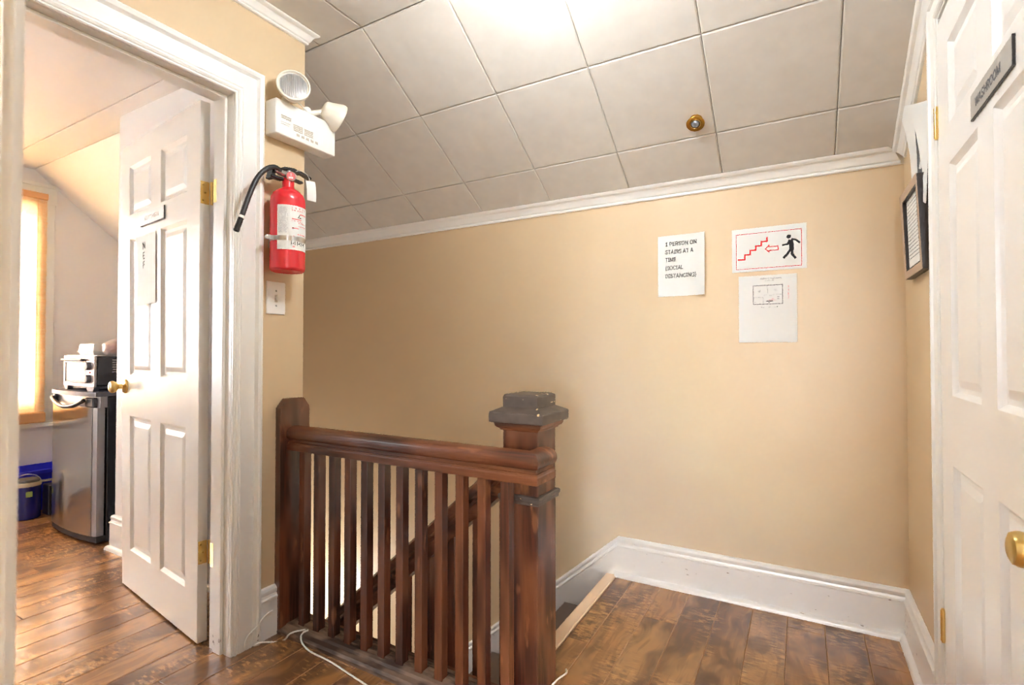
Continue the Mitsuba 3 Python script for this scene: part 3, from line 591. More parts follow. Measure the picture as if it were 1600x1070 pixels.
part(lk, 'label_red_text', on_label(bars(fine([(0.004, 1.636, 0.066, 1.642), (0.004, 1.629, 0.05, 1.6325), (0.036, 1.617, 0.072, 1.621), (0.004, 1.596, 0.045, 1.600), (0.004, 1.590, 0.05, 1.5925), (0.030, 1.583, 0.075, 1.586), (0.030, 1.571, 0.075, 1.574), (0.004, 1.562, 0.03, 1.565), (0.026, 1.540, 0.07, 1.543), (0.008, 1.4905, 0.016, 1.495), (0.010, 1.532, 0.018, 1.534)], 4))), 'm_pink_ink', stuff=True)
rings = []
for i in range(3):
    x0 = 0.002 + 0.022 * i; z0 = 1.4985
    rings += [(x0, z0, x0 + 0.016, z0 + 0.0022), (x0, z0 + 0.0128, x0 + 0.016, z0 + 0.015), (x0, z0, x0 + 0.0022, z0 + 0.015), (x0 + 0.0138, z0, x0 + 0.016, z0 + 0.015), (x0 + 0.005, z0 + 0.005, x0 + 0.011, z0 + 0.0075), (x0 + 0.0085, z0 + 0.0075, x0 + 0.011, z0 + 0.011)]
part(lk, 'class_symbols', on_label(bars(rings + [(0.006, 1.560, 0.012, 1.566), (0.030, 1.608, 0.034, 1.612), (0.034, 1.604, 0.043, 1.607), (0.027, 1.604, 0.031, 1.607), (0.033, 1.612, 0.036, 1.617)])), 'm_black_ink', stuff=True)
def band(r0, r1, z0, z1, n=56):
    return lathe([(r0, z0), (r1, z0), (r1, z1), (r0, z1), (r0, z0)], (fx, fy, 0), n=n)
bk_ = part(fe, 'strap', cat([band(0.0628, 0.0646, 1.5155, 1.533), box(LW + 0.001, fx - 0.04, fy - 0.03, fy + 0.03, 1.50, 1.55, 0.002), hull([[fx + a, fy + b, z] for a, b in ((-0.006, -0.062), (0.006, -0.062), (-0.004, -0.088), (0.003, -0.088)) for z in (1.5155, 1.533)]), lathe([(0, 0), (0.008, 0.001), (0.010, 0.006), (0.008, 0.012), (0, 0.013)], (fx - 0.006, fy - 0.084, 1.524), (1, -0.3, 0), 18)]), 'm_chrome', 40, 'chrome strap and bracket')
part(fe, 'valve_body', cat([lathe([(0, 1.762), (0.020, 1.762), (0.020, 1.770), (0.016, 1.774), (0.016, 1.792), (0.010, 1.80), (0, 1.801)], (fx, fy, 0), n=24), box(fx - 0.013, fx + 0.013, fy - 0.042, fy + 0.012, 1.770, 1.790, 0.004), lathe([(0, 0), (0.010, 0), (0.010, 0.03), (0, 0.03)], (fx + 0.004, fy - 0.028, 1.778), (0, -1, 0.15), 16)]), 'm_chrome', 40, 'chrome valve')
part(fe, 'lever', hull([[fx + a, y, z + e] for a in (-0.014, 0.014) for y, z in ((fy - 0.025, 1.797), (fy + 0.015, 1.803), (fy + 0.055, 1.797)) for e in (0, 0.006)]), 'm_black')
part(fe, 'lever', cat([hull([[fx + a, y, z + e] for a in (-0.012, 0.012) for y, z in ((fy + 0.04, 1.803), (fy + 0.098, 1.790)) for e in (0, 0.007)]), hull([[fx + a, y, z + e] for a in (-0.011, 0.011) for y, z in ((fy + 0.005, 1.768), (fy + 0.060, 1.762)) for e in (0, 0.006)])]), 'm_black')
part(fe, 'hanger', cat([box(fx - 0.02, fx + 0.005, fy - 0.075, fy - 0.02, 1.752, 1.764, 0.003), hull([[fx + a, y, z] for a in (-0.03, 0.0) for y, z in ((fy - 0.075, 1.75), (fy - 0.06, 1.748), (fy - 0.068, 1.782), (fy - 0.050, 1.785))])]), 'm_black')
gx = A([0.80, -0.58, 0.05]); gx /= np.linalg.norm(gx); gc = A([fx + 0.022, fy - 0.004, 1.771])
gk = part(fe, 'gauge', lathe([(0, -0.014), (0.013, -0.012), (0.0185, -0.006), (0.0185, 0.003), (0.0165, 0.004), (0.0165, 0.002), (0, 0.002)], gc, gx, 28), 'm_chrome', 40, 'round pressure gauge')
gu = np.cross([0, 0, 1.0], gx); gu /= np.linalg.norm(gu); gv = np.cross(gx, gu)
dial = lathe([(0, 0.0022), (0.0162, 0.0022), (0.0162, 0.0028), (0, 0.003)], gc, gx, 28); part(gk, 'face', dial, 'm_pink_ink', 40, 'red and white gauge dial')
part(gk, 'needle', cat([place(box(-0.0012, 0.0012, -0.003, 0.011, 0, 0.0004), gc + gx * 0.0033, gu, gv), place(box(-0.008, 0.008, -0.010, -0.004, 0, 0.0003), gc + gx * 0.0032, gu, gv)]), 'm_paper')
hose = spline([(fx + 0.006, fy - 0.040, 1.783), (-1.705, 1.205, 1.786), (-1.70, 1.170, 1.768), (-1.70, 1.136, 1.728), (-1.70, 1.110, 1.672), (-1.70, 1.089, 1.612), (-1.70, 1.075, 1.570)], 50)
part(fe, 'hose', tube(hose, 0.0088, 14), 'm_rubber', True, 'black rubber hose')
dn = A([0, -0.021, -0.059]); dn /= np.linalg.norm(dn)
part(fe, 'hose_collar', lathe([(0, 0), (0.0105, 0), (0.0105, 0.010), (0, 0.010)], hose[-1] - dn * 0.003, dn, 18), 'm_plastic_white', 40)
part(fe, 'nozzle', lathe([(0, 0), (0.0088, 0), (0.0098, 0.05), (0.0065, 0.05), (0.006, 0.03), (0, 0.03)], hose[-1] + dn * 0.007, dn, 18), 'm_black_gloss', 40)
tg = [(-1.662, 1.305, 1.757), (-1.655, 1.343, 1.762), (-1.655, 1.352, 1.684), (-1.664, 1.316, 1.686)]
TG = A(tg)
tk = part(fe, 'inspection_tag', sheet(lambda u, v: TG[3] + (TG[2] - TG[3]) * u[:, None] + (TG[0] - TG[3]) * v[:, None] * (1 - u)[:, None] + (TG[1] - TG[2]) * v[:, None] * u[:, None] + A([0.006, 0, 0]) * np.sin(v * 2.6)[:, None], 4, 10, 0.0005), 'm_paper', True, 'white card inspection tag')
part(tk, 'string', tube(spline([(-1.700, 1.292, 1.795), (-1.688, 1.318, 1.80), (-1.672, 1.325, 1.785), (-1.657, 1.322, 1.757)], 18), 0.0012, 6), 'm_plastic_white', True)

# ------------------------------------------------------------------ light switch
ls = thing('light_switch', 'white wall plate with a toggle switch below the fire extinguisher', 'light switch')
pk = part(ls, 'plate', box(LW, LW + 0.006, 1.2385, 1.321, 1.243, 1.371, 0.002), 'm_plastic_white')
part(pk, 'toggle_frame', box(LW + 0.0058, LW + 0.0068, 1.2735, 1.2855, 1.291, 1.320, 0.0004), 'm_print_pale')
part(ls, 'toggle', hull([[LW + 0.006, y, z] for y in (1.2758, 1.2832) for z in (1.298, 1.312)] + [[LW + 0.016, y, z] for y in (1.2765, 1.2825) for z in (1.310, 1.317)]), 'm_plastic_white')
for z in (1.335, 1.277):
    part(pk, 'screw', lathe([(0, 0), (0.0032, 0), (0.0026, 0.0012), (0, 0.0014)], (LW + 0.006, 1.2795, z), (1, 0, 0), 12), 'm_print_grey', 40)

# ------------------------------------------------------------------ papers on the back wall
YW = BW - 0.0008
def wall_sheet(x0, x1, z0, z1, curl):
    return lambda u, v: np.column_stack([x0 + u * (x1 - x0), YW - 0.0004 - curl(u, v), z0 + v * (z1 - z0)])
def on_sheet(m, x0, x1, z0, z1, curl):   # print laid on a sheet: m is in (x, z) metres in the xy plane
    def fn(v):
        u, t = (v[:, 0] - x0) / (x1 - x0), (v[:, 1] - z0) / (z1 - z0)
        return np.column_stack([v[:, 0], YW - 0.0009 - curl(u, t) - v[:, 2], v[:, 1]])
    return warp(m, fn)
def txt(s, x, z, h, bold=False, squeeze=1.0):
    m = text_mesh(s, h, 0.0002, bold); m.vertices = m.vertices * A([squeeze, 1, 1]) + A([x, z, 0]); return m
P1 = (-0.590, -0.377, 1.356, 1.643)
c1 = lambda u, v: 0.022 * np.clip((u - 0.55) / 0.45, 0, 1) ** 2 * (1.0 - 0.35 * v)
n1 = thing('notice', 'white paper notice with printed capitals asking one person on stairs, curling off the wall', 'notice', None)
pk = part(n1, 'paper', sheet(wall_sheet(*P1, c1), 16, 8), 'm_paper', True)
rows = [('1 PERSON ON', 1.5935, 0.142), ('STAIRS AT A', 1.5565, 0.128), ('TIME', 1.520, 0.050), ('(SOCIAL', 1.481, 0.080), ('DISTANCING)', 1.443, 0.139)]
tm = []
for s, z, w in rows:
    m = text_mesh(s, 0.0185, 0.0002, True); q = w / (m.vertices[:, 0].max() - m.vertices[:, 0].min())
    m.vertices = m.vertices * A([q, 1, 1]) + A([-0.557, z, 0]); tm.append(m)
part(pk, 'lettering', on_sheet(cat(tm), *P1, c1), 'm_black_ink')
P2 = (-0.264, 0.024, 1.446, 1.636)
c2 = lambda u, v: 0.0008 + 0 * u
n2 = thing('stair_sign', 'white sign with red stairs, red arrow and black walking figure', 'sign')
pk = part(n2, 'paper', sheet(wall_sheet(*P2, c2), 10, 6), 'm_paper', True)
from shapely.geometry import LineString, Point, Polygon, box as sbox
from shapely.ops import unary_union
def ol(*a): return on_sheet(cat(a), *P2, c2)
bx = [(-0.2465, 1.459), (0.0055, 1.459), (0.0055, 1.6125), (-0.2465, 1.6125), (-0.2465, 1.459), (-0.24, 1.459)]
part(pk, 'red_border', ol(poly2(sbox(-0.2475, 1.458, 0.0065, 1.6135).difference(sbox(-0.2455, 1.460, 0.0045, 1.6115)))), 'm_red_ink')
stp = [(-0.240, 1.5010), (-0.212, 1.5010), (-0.212, 1.5210), (-0.190, 1.5210), (-0.190, 1.5390), (-0.168, 1.5390), (-0.168, 1.5560), (-0.146, 1.5560), (-0.146, 1.5730), (-0.124, 1.5730), (-0.124, 1.5910)]
part(pk, 'red_stairs', ol(stroke(stp, 0.0062)), 'm_red_ink')
ar = Polygon([(-0.133, 1.5400), (-0.115, 1.5590), (-0.115, 1.5500), (-0.080, 1.5500), (-0.080, 1.5300), (-0.115, 1.5300), (-0.115, 1.5220)])
part(pk, 'red_arrow', ol(poly2(ar.difference(ar.buffer(-0.0036, join_style=2)))), 'm_red_ink')
def limb(pts, w): return LineString(pts).buffer(w / 2, cap_style=2, join_style=1)
fig = unary_union([limb([(-0.036, 1.570), (-0.0315, 1.550), (-0.031, 1.528)], 0.0175), limb([(-0.038, 1.571), (-0.046, 1.552), (-0.066, 1.5505)], 0.0075), limb([(-0.032, 1.573), (-0.015, 1.568), (-0.001, 1.5545)], 0.0075), limb([(-0.0345, 1.530), (-0.046, 1.512), (-0.0625, 1.494)], 0.0095), limb([(-0.029, 1.530), (-0.030, 1.510), (-0.0165, 1.490)], 0.0095)])
part(pk, 'walking_figure', ol(poly2(unary_union([fig, Point(-0.0415, 1.5845).buffer(0.0085)]))), 'm_black_ink', False, 'black walking figure with stubby limbs')
P3 = (-0.2375, -0.0125, 1.1365, 1.4265)
c3 = lambda u, v: 0.0012 + 0 * u
n3 = thing('evacuation_plan', 'white evacuation plan sheet with a small floor plan, under the stair sign', 'notice')
pk = part(n3, 'paper', sheet(wall_sheet(*P3, c3), 4, 4, 0.001), 'm_paper')
def o3(*a): return on_sheet(cat(a), *P3, lambda u, v: c3(u, v) + 0.0006)
plan = [poly2(sbox(-0.181, 1.300, -0.065, 1.384).difference(sbox(-0.178, 1.303, -0.068, 1.381)))]
part(pk, 'plan_outline', o3(*plan), 'm_print_grey')
part(pk, 'plan_lines', o3(bars([(-0.1245, 1.345, -0.1235, 1.381), (-0.178, 1.331, -0.142, 1.3318), (-0.105, 1.341, -0.068, 1.3418), (-0.142, 1.303, -0.1412, 1.331), (-0.160, 1.36, -0.150, 1.3612), (-0.162, 1.355, -0.152, 1.3562), (-0.098, 1.362, -0.09, 1.3632), (-0.094, 1.358, -0.086, 1.3592), (-0.138, 1.340, -0.128, 1.341), (-0.118, 1.338, -0.108, 1.339), (-0.088, 1.33, -0.078, 1.332), (-0.086, 1.322, -0.078, 1.324), (-0.142, 1.312, -0.105, 1.3128), (-0.174, 1.310, -0.170, 1.312)])), 'm_print_grey', stuff=True)
part(pk, 'plan_arrows', o3(bars([(-0.118, 1.318, -0.092, 1.3196), (-0.108, 1.322, -0.100, 1.3236), (-0.0455, 1.322, -0.0435, 1.332), (-0.0455, 1.336, -0.0435, 1.350), (-0.0455, 1.355, -0.0435, 1.362), (-0.0455, 1.37, -0.0435, 1.378)])), 'm_pink_ink', stuff=True)
part(pk, 'plan_text', o3(txt('EMERGENCY EVACUATION', -0.152, 1.4095, 0.0046, False, 0.98), txt('FLOOR PLAN', -0.133, 1.4005, 0.0040), bars([(-0.130, 1.3125, -0.104, 1.316), (-0.122, 1.307, -0.114, 1.3095)]), txt('LEGEND', -0.150, 1.286, 0.0032), txt('EXIT', -0.120, 1.286, 0.0032), txt('ROUTE', -0.098, 1.286, 0.0032)), 'm_black_ink', stuff=True)

# ------------------------------------------------------------------ picture frame and leaning paper on the right wall
pf = thing('picture_frame', 'deep dark-sided picture frame with pale wood face on the wall by the washroom door', 'picture frame')
FZ0, FZ1, FY0, FY1 = 1.354, 1.652, 1.987, 2.280
def ff(v):     # local (y, z, out from wall face); leans out at the top
    y, z, o = v[:, 0], v[:, 1], v[:, 2]
    xf = 0.328 - 0.013 * (z - FZ0) / (FZ1 - FZ0)
    return np.column_stack([RW - 0.0015 + (xf - RW) * o, y, z])
def fbox(y0, y1, z0, z1, o0, o1, b=0.0): return warp(box(y0, y1, z0, z1, o0, o1, b), ff)
part(pf, 'box_sides', cat([fbox(FY0, FY1, FZ0, FZ0 + 0.012, 0, 0.93), fbox(FY0, FY1, FZ1 - 0.012, FZ1, 0, 0.93), fbox(FY0, FY0 + 0.012, FZ0 + .012, FZ1 - .012, 0, 0.93), fbox(FY1 - 0.012, FY1, FZ0 + .012, FZ1 - .012, 0, 0.93)]), 'm_frame_dark')
fwid = 0.026
face = cat([warp(prism([(0, 0.93), (fwid, 0.93), (fwid - 0.004, 0.955), (0.006, 1.0), (0, 1.0)], p0, p1, a, (0, 0, 1), (1, 0), (1, 0)), ff) for p0, p1, a in
    [((FY0, FZ0, 0), (FY1, FZ0, 0), (0, 1, 0)), ((FY0, FZ1, 0), (FY1, FZ1, 0), (0, -1, 0)), ((FY0, FZ0, 0), (FY0, FZ1, 0), (1, 0, 0)), ((FY1, FZ0, 0), (FY1, FZ1, 0), (-1, 0, 0))]])
part(pf, 'face_moulding', face, 'm_frame_wood')
part(pf, 'inner_lip', cat([fbox(FY0 + fwid, FY1 - fwid, FZ0 + fwid, FZ0 + fwid + .004, 0.6, 0.93), fbox(FY0 + fwid, FY1 - fwid, FZ1 - fwid - .004, FZ1 - fwid, 0.6, 0.93), fbox(FY0 + fwid, FY0 + fwid + .004, FZ0 + fwid + .004, FZ1 - fwid - .004, 0.6, 0.93), fbox(FY1 - fwid - .007, FY1 - fwid, FZ0 + fwid + .004, FZ1 - fwid - .004, 0.5, 0.93)]), 'm_frame_dark')
pk = part(pf, 'certificate', fbox(FY0 + 0.014, FY1 - 0.014, FZ0 + 0.014, FZ1 - 0.014, 0.55, 0.62), 'm_paper')
lines = [(2.235, 1.605 - 0.0125 * j, 2.085 - (0.03 * rr.random()), 1.6075 - 0.0125 * j) for j in range(16)]
part(pk, 'text', warp(cat([box(min(a, c), max(a, c), b, dd, 0.62, 0.63) for a, b, c, dd in lines]), ff), 'm_print_grey', stuff=True)
# leaning paper above it
lp = thing('curled_paper', 'curled white printed sheet leaning out above the picture frame', 'paper')
def ruled(a, b, bow=0.0):   # sheet between two edges, u across and v down
    a, b = spline(a, 40), spline(b, 40); t = np.linspace(0, 1, 40)
    def fn(u, v):
        P = np.column_stack([np.interp(v, t, a[:, k]) for k in range(3)]); Q = np.column_stack([np.interp(v, t, b[:, k]) for k in range(3)])
        return P + (Q - P) * u[:, None] - A([bow, 0, 0]) * np.sin(np.pi * np.clip(u, 0, 1))[:, None]
    return fn
back = ruled([(0.318, 2.3097, 1.9939), (0.326, 2.2785, 1.9139), (0.333, 2.2322, 1.8196), (0.336, 2.2197, 1.7696), (0.338, 2.2183, 1.724), (0.340, 2.216, 1.665)],
             [(0.3495, 1.9777, 1.8648), (0.3495, 1.9815, 1.8031), (0.3495, 1.985, 1.745), (0.3495, 1.988, 1.6966), (0.3495, 1.9902, 1.6596), (0.3495, 1.991, 1.656)])
curl = ruled([(0.322, 2.1669, 1.933), (0.328, 2.135, 1.8814), (0.332, 2.0988, 1.8215), (0.333, 2.0478, 1.7382), (0.333, 2.0075, 1.672), (0.3295, 1.969, 1.566)],
             [(0.3465, 1.9867, 1.8734), (0.3455, 1.9838, 1.8248), (0.3445, 1.9811, 1.7743), (0.343, 1.9806, 1.7131), (0.341, 1.9768, 1.657), (0.3355, 1.9691, 1.5494)], 0.004)
pk = part(lp, 'paper', sheet(back, 14, 24, 0.0004), 'm_paper', True)
part(lp, 'curled_edge', sheet(curl, 14, 24, 0.0004), 'm_paper', True)
def lp_on(pts, e):
    m = trimesh.creation.extrude_polygon(Polygon(pts), 0.0002, engine='earcut').subdivide().subdivide().subdivide()
    return warp(m, lambda v: back(v[:, 0], v[:, 1]) - A([1, 0, 0]) * (e + v[:, 2:]))
part(pk, 'dark_print', lp_on([(0.46, 0.33), (0.40, 0.58), (0.37, 0.98), (0.99, 0.98), (0.99, 0.30)], 0.0008), 'm_dark_print', False, 'dark grey printed picture')
part(pk, 'white_figure', lp_on([(0.52, 0.62), (0.58, 0.60), (0.62, 0.72), (0.60, 0.80), (0.66, 0.86), (0.54, 0.88), (0.46, 0.86), (0.54, 0.78)], 0.0012), 'm_paper')

# ------------------------------------------------------------------ door signs and taped paper
ws = thing('washroom_sign', 'grey name plate reading WASHROOM on the closed washroom door', 'sign')
WX = XD - 0.0005
pk = part(ws, 'plate', box(WX - 0.004, WX, 1.260, 1.522, 1.626, 1.682, 0.0006), 'm_grey_sign')
part(pk, 'edge', cat([box(WX - 0.0042, WX + 0.0002, 1.257, 1.260, 1.6225, 1.682), box(WX - 0.0042, WX + 0.0002, 1.260, 1.522, 1.6225, 1.626)]), 'm_black')
m = text_mesh('WASHROOM', 0.020, 0.0003, True); m.vertices = m.vertices * A([0.165 / (m.vertices[:, 0].max()), 1, 1])
part(pk, 'lettering', place(m, (WX - 0.0041, 1.488, 1.6425), (0, -1, 0), (0, 0, 1)), 'm_dark_grey')
ks = thing('kitchen_sign', 'white name plate with faint grey letters on the open kitchen door', 'sign')
def kbox(u0, u1, w0, w1, z0, z1): return warp(box(u0, u1, w0, w1, z0, z1), kdoor)
pk = part(ks, 'plate', kbox(0.322, 0.575, -0.005, -0.001, 1.651, 1.703), 'm_white_sign')
part(pk, 'edge', cat([kbox(0.319, 0.322, -0.0052, -0.001, 1.647, 1.703), kbox(0.322, 0.575, -0.0052, -0.001, 1.647, 1.651)]), 'm_dark_grey')
m = text_mesh('KITCHEN', 0.019, 0.0003); m.vertices = m.vertices * A([0.155 / m.vertices[:, 0].max(), 1, 1])
part(pk, 'lettering', warp(warp(m, lambda v: np.column_stack([0.53 - v[:, 0], -0.0051 - v[:, 2], 1.667 + v[:, 1]])), kdoor), 'm_print_pale')
tp = thing('taped_paper', 'white sheet taped to the open kitchen door, one edge curling forward', 'notice')
def tpf(u, v):   # u 0 free edge (towards the knob) .. 1 taped edge
    uu = 0.600 - 0.190 * u
    w = -0.003 - (0.010 * np.maximum(1 - u, 0) ** 1.5 * (0.35 + 0.65 * (2 * v - 1) ** 2))
    return kdoor(np.column_stack([uu, w, 1.305 + v * 0.305 - 0.008 * (1 - u)]))
pk = part(tp, 'paper', sheet(tpf, 14, 14, 0.0004), 'm_paper', True)
for ch, v0 in (('N', 0.80), ('E', 0.66), ('F', 0.53)):
    m = text_mesh(ch, 0.030, 0.0002)
    def fn(v, v0=v0):
        p = tpf(0.30 + v[:, 0] / 0.2, v0 + v[:, 1] / 0.305); return p - np.append(HN, 0) * 0.0012
    part(pk, 'letter', warp(m, fn), 'm_black_ink')

# ------------------------------------------------------------------ sprinkler and ceiling lamp
sp = thing('ceiling_sprinkler', 'small round brass sprinkler with grey centre on the sloped ceiling', 'sprinkler')
sc = A([-0.362, 2.142, slope_z(2.142)]) ; sx = sn
part(sp, 'escutcheon', lathe([(0.026, -0.002), (0.027, 0.018), (0.034, 0.021), (0.0355, 0.024), (0.034, 0.0265), (0.023, 0.0245), (0.0215, 0.0225), (0.0215, 0.012), (0, 0.012)], sc, sx, 36), 'm_brass_dull', 40, 'flared brass ring')
part(sp, 'inner_ring', lathe([(0.0213, 0.010), (0.0213, 0.027), (0.0200, 0.028), (0.0185, 0.027), (0.0185, 0.012)], sc, sx, 32), 'm_brass', 40)
part(sp, 'head', lathe([(0.0165, 0.013), (0.0168, 0.024), (0.013, 0.030), (0.007, 0.033), (0, 0.034)], sc, sx, 28), 'm_sprinkler', 50)
cl = thing('ceiling_light', 'white glass globe ceiling light with brass base above the hall', 'ceiling light')
lx, ly, lz = LAMP_AT
part(cl, 'base', lathe([(0, CZ), (0.075, CZ), (0.075, CZ - 0.012), (0.06, CZ - 0.03), (0.05, lz + 0.085), (0, lz + 0.085)], (lx, ly, 0), n=32), 'm_brass_dull', 40)
gl = trimesh.creation.icosphere(3, 0.095); gl.vertices += A([lx, ly, lz])
kk = part(cl, 'globe', gl, 'm_globe', True)
scene[kk]['emitter'] = {'type': 'area', 'radiance': rgb([LAMP * c for c in LAMP_RGB])}

wl = thing('wall_lamp', 'white glass globe wall lamp low in the stairwell', 'wall lamp')
part(wl, 'bracket', cat([lathe([(0, 0), (0.05, 0), (0.05, 0.012), (0, 0.014)], (SX + 0.0005, 1.95, -0.85), (1, 0, 0), 24), tube([(SX + 0.01, 1.95, -0.85), (SX + 0.07, 1.95, -0.86), (SX + 0.10, 1.95, -0.83)], 0.01, 10)]), 'm_brass_dull', 40)
g2 = trimesh.creation.icosphere(3, 0.075); g2.vertices += A([SX + 0.11, 1.95, -0.745])
kk = part(wl, 'globe', g2, 'm_globe', True)
scene[kk]['emitter'] = {'type': 'area', 'radiance': rgb([SLAMP * c for c in LAMP_RGB])}

# ------------------------------------------------------------------ kitchen window, blind
wn = thing('window_1', 'tall kitchen window with white casing behind the bamboo blind', 'window', kind='structure')
part(wn, 'frame', cat([box(KX - 0.10, KX - 0.04, WY0, WY0 + 0.05, WZ0, WZ1), box(KX - 0.10, KX - 0.04, WY1 - 0.05, WY1, WZ0, WZ1), box(KX - 0.10, KX - 0.04, WY0 + .05, WY1 - .05, WZ0, WZ0 + 0.05), box(KX - 0.10, KX - 0.04, WY0 + .05, WY1 - .05, WZ1 - 0.05, WZ1), box(KX - 0.09, KX - 0.05, WY0 + .05, WY1 - .05, 1.40, 1.45)]), 'm_trim')
part(wn, 'pane', tri([[KX - 0.07, WY0 + .05, WZ0 + .05], [KX - 0.07, WY1 - .05, WZ0 + .05], [KX - 0.07, WY1 - .05, WZ1 - .05], [KX - 0.07, WY0 + .05, WZ1 - .05]], [[0, 1, 2, 3]]), 'm_clear')
part(wn, 'casing', cat([box(KX, KX + 0.016, WY1, WY1 + 0.105, 0.60, WZ1 + 0.10, 0.002), box(KX, KX + 0.016, WY0 - 0.105, WY0, 0.60, WZ1 + 0.10, 0.002), box(KX, KX + 0.018, WY0 - 0.115, WY1 + 0.115, WZ1 + 0.02, WZ1 + 0.14, 0.002), box(KX, KX + 0.04, WY0 - 0.14, WY1 + 0.14, WZ1 + 0.14, WZ1 + 0.165, 0.004)]), 'm_trim')
part(wn, 'sill', box(KX, KX + 0.035, WY0 - 0.12, WY1 + 0.12, 0.545, 0.570, 0.004), 'm_trim')
wn2 = thing('window_3', 'bare narrow kitchen window beside the one with the blind, out of view', 'window', kind='structure')
part(wn2, 'frame', cat([box(KX - 0.10, KX - 0.04, VY0, VY0 + 0.05, WZ0, WZ1), box(KX - 0.10, KX - 0.04, VY1 - 0.05, VY1, WZ0, WZ1), box(KX - 0.10, KX - 0.04, VY0 + .05, VY1 - .05, WZ0, WZ0 + 0.05), box(KX - 0.10, KX - 0.04, VY0 + .05, VY1 - .05, WZ1 - 0.05, WZ1), box(KX - 0.09, KX - 0.05, VY0 + .05, VY1 - .05, 1.40, 1.45)]), 'm_trim')
part(wn2, 'pane', tri([[KX - 0.07, VY0 + .05, WZ0 + .05], [KX - 0.07, VY1 - .05, WZ0 + .05], [KX - 0.07, VY1 - .05, WZ1 - .05], [KX - 0.07, VY0 + .05, WZ1 - .05]], [[0, 1, 2, 3]]), 'm_clear')
part(wn2, 'casing', cat([box(KX, KX + 0.016, VY1, VY1 + 0.105, 0.60, WZ1 + 0.02, 0.002), box(KX, KX + 0.016, VY0 - 0.105, VY0, 0.60, WZ1 + 0.02, 0.002), box(KX, KX + 0.018, VY0 - 0.115, VY1 + 0.115, WZ1 + 0.02, WZ1 + 0.14, 0.002)]), 'm_trim')
part(wn2, 'sill', box(KX, KX + 0.035, VY0 - 0.12, VY1 + 0.12, 0.545, 0.570, 0.004), 'm_trim')
ck = thing('ceiling_light', 'white glass globe ceiling light in the kitchen', 'ceiling light')
part(ck, 'base', lathe([(0, CZ), (0.075, CZ), (0.075, CZ - 0.012), (0.06, CZ - 0.03), (0.05, 2.36), (0, 2.36)], (-3.25, -0.35, 0), n=32), 'm_brass_dull', 40)
g3 = trimesh.creation.icosphere(3, 0.105); g3.vertices += A([-3.25, -0.35, 2.262])
kk = part(ck, 'globe', g3, 'm_globe', True)
scene[kk]['emitter'] = {'type': 'area', 'radiance': rgb([KLAMP * c for c in LAMP_RGB])}
bl = thing('bamboo_blind', 'woven bamboo roll blind glowing orange over the kitchen window', 'blind')
BX, BY0, BY1 = KX + 0.030, 0.505, 1.555
slats, z = [], 0.655
while z < 2.215:
    o = 0.0016 * math.sin(z * 31) + 0.0012 * math.sin(z * 7)
    slats.append(box(BX + o, BX + o + 0.0024, BY0 + 0.002 * R.random(), BY1 - 0.003 * R.random(), z, z + 0.0084)); z += 0.0106
part(bl, 'slats', cat(slats), 'm_slat', False, 'thin horizontal bamboo slats', True)
part(bl, 'head_rail', box(BX - 0.006, BX + 0.02, BY0, BY1, 2.205, 2.250, 0.003), 'm_bamboo_solid')
part(bl, 'bottom_rail', box(BX - 0.004, BX + 0.024, BY0, BY1, 0.580, 0.655, 0.006), 'm_bamboo_solid')
for y in (0.66, 0.90, 1.14, 1.38, 1.50): part(bl, 'cord', box(BX + 0.0040, BX + 0.0055, y, y + 0.0025, 0.655, 2.205), 'm_bamboo_solid')

# ------------------------------------------------------------------ fridge, toaster oven and what stands on it
fr_ = thing('mini_fridge', 'small black fridge with bulging stainless door in the kitchen corner', 'fridge')
FXA, FXB, FYF = -4.065, -3.475, 1.352
def bulge(x, y0, h=0.024):
    t = (x - FXA) / (FXB - FXA) * 2 - 1
    return y0 - h * (1 - t * t)
xs = np.linspace(FXA + 0.004, FXB - 0.045, 14); xs2 = np.linspace(FXA, FXB, 16)
part(fr_, 'body', box(FXA + 0.004, FXB, FYF + 0.05, FYF + 0.50, 0.02, 0.835, 0.004), 'm_black_gloss')
part(fr_, 'door', extr([(x, bulge(x, FYF)) for x in xs] + [(xs[-1], FYF + 0.04), (xs[0], FYF + 0.04)], 0.045, 0.775), 'm_steel', 35, 'bulging brushed stainless door')
xe = np.linspace(FXB - 0.044, FXB - 0.004, 4)
part(fr_, 'door_edge', extr([(x, bulge(x, FYF) + 0.004) for x in xe] + [(xe[-1], FYF + 0.04), (xe[0], FYF + 0.04)], 0.045, 0.775), 'm_silver', 35)
part(fr_, 'handle_recess', extr([(x, bulge(x, FYF) + 0.016) for x in xs2] + [(FXB, FYF + 0.05), (FXA, FYF + 0.05)], 0.775, 0.838), 'm_silver', 35)
hb = [(x, bulge(x, FYF) - 0.012, 0.815 - 0.045 * (1 - ((x + 3.80) / 0.225) ** 2)) for x in np.linspace(-4.025, -3.575, 20)]
hk = part(fr_, 'handle', tube(hb, 0.011, 10), 'm_black', True, 'curved black bar handle')
part(hk, 'handle_end', box(-4.045, -4.005, FYF - 0.012, FYF + 0.03, 0.778, 0.832, 0.006), 'm_black')
part(hk, 'handle_end', box(-3.60, -3.50, FYF - 0.012, FYF + 0.03, 0.775, 0.830, 0.006), 'm_black')
part(fr_, 'top', extr([(x, bulge(x, FYF) - 0.006) for x in xs2] + [(FXB + 0.002, FYF + 0.50), (FXA - 0.002, FYF + 0.50)], 0.838, 0.862), 'm_dark_grey', 35)
part(fr_, 'kick_plate', extr([(x, bulge(x, FYF) + 0.004) for x in xs2] + [(FXB, FYF + 0.05), (FXA, FYF + 0.05)], 0.012, 0.043), 'm_black', 35)
for x in (FXA + 0.05, FXB - 0.05): part(fr_, 'foot', lathe([(0, 0), (0.018, 0), (0.018, 0.02), (0, 0.02)], (x, FYF + 0.42, 0), n=14), 'm_black', 40)
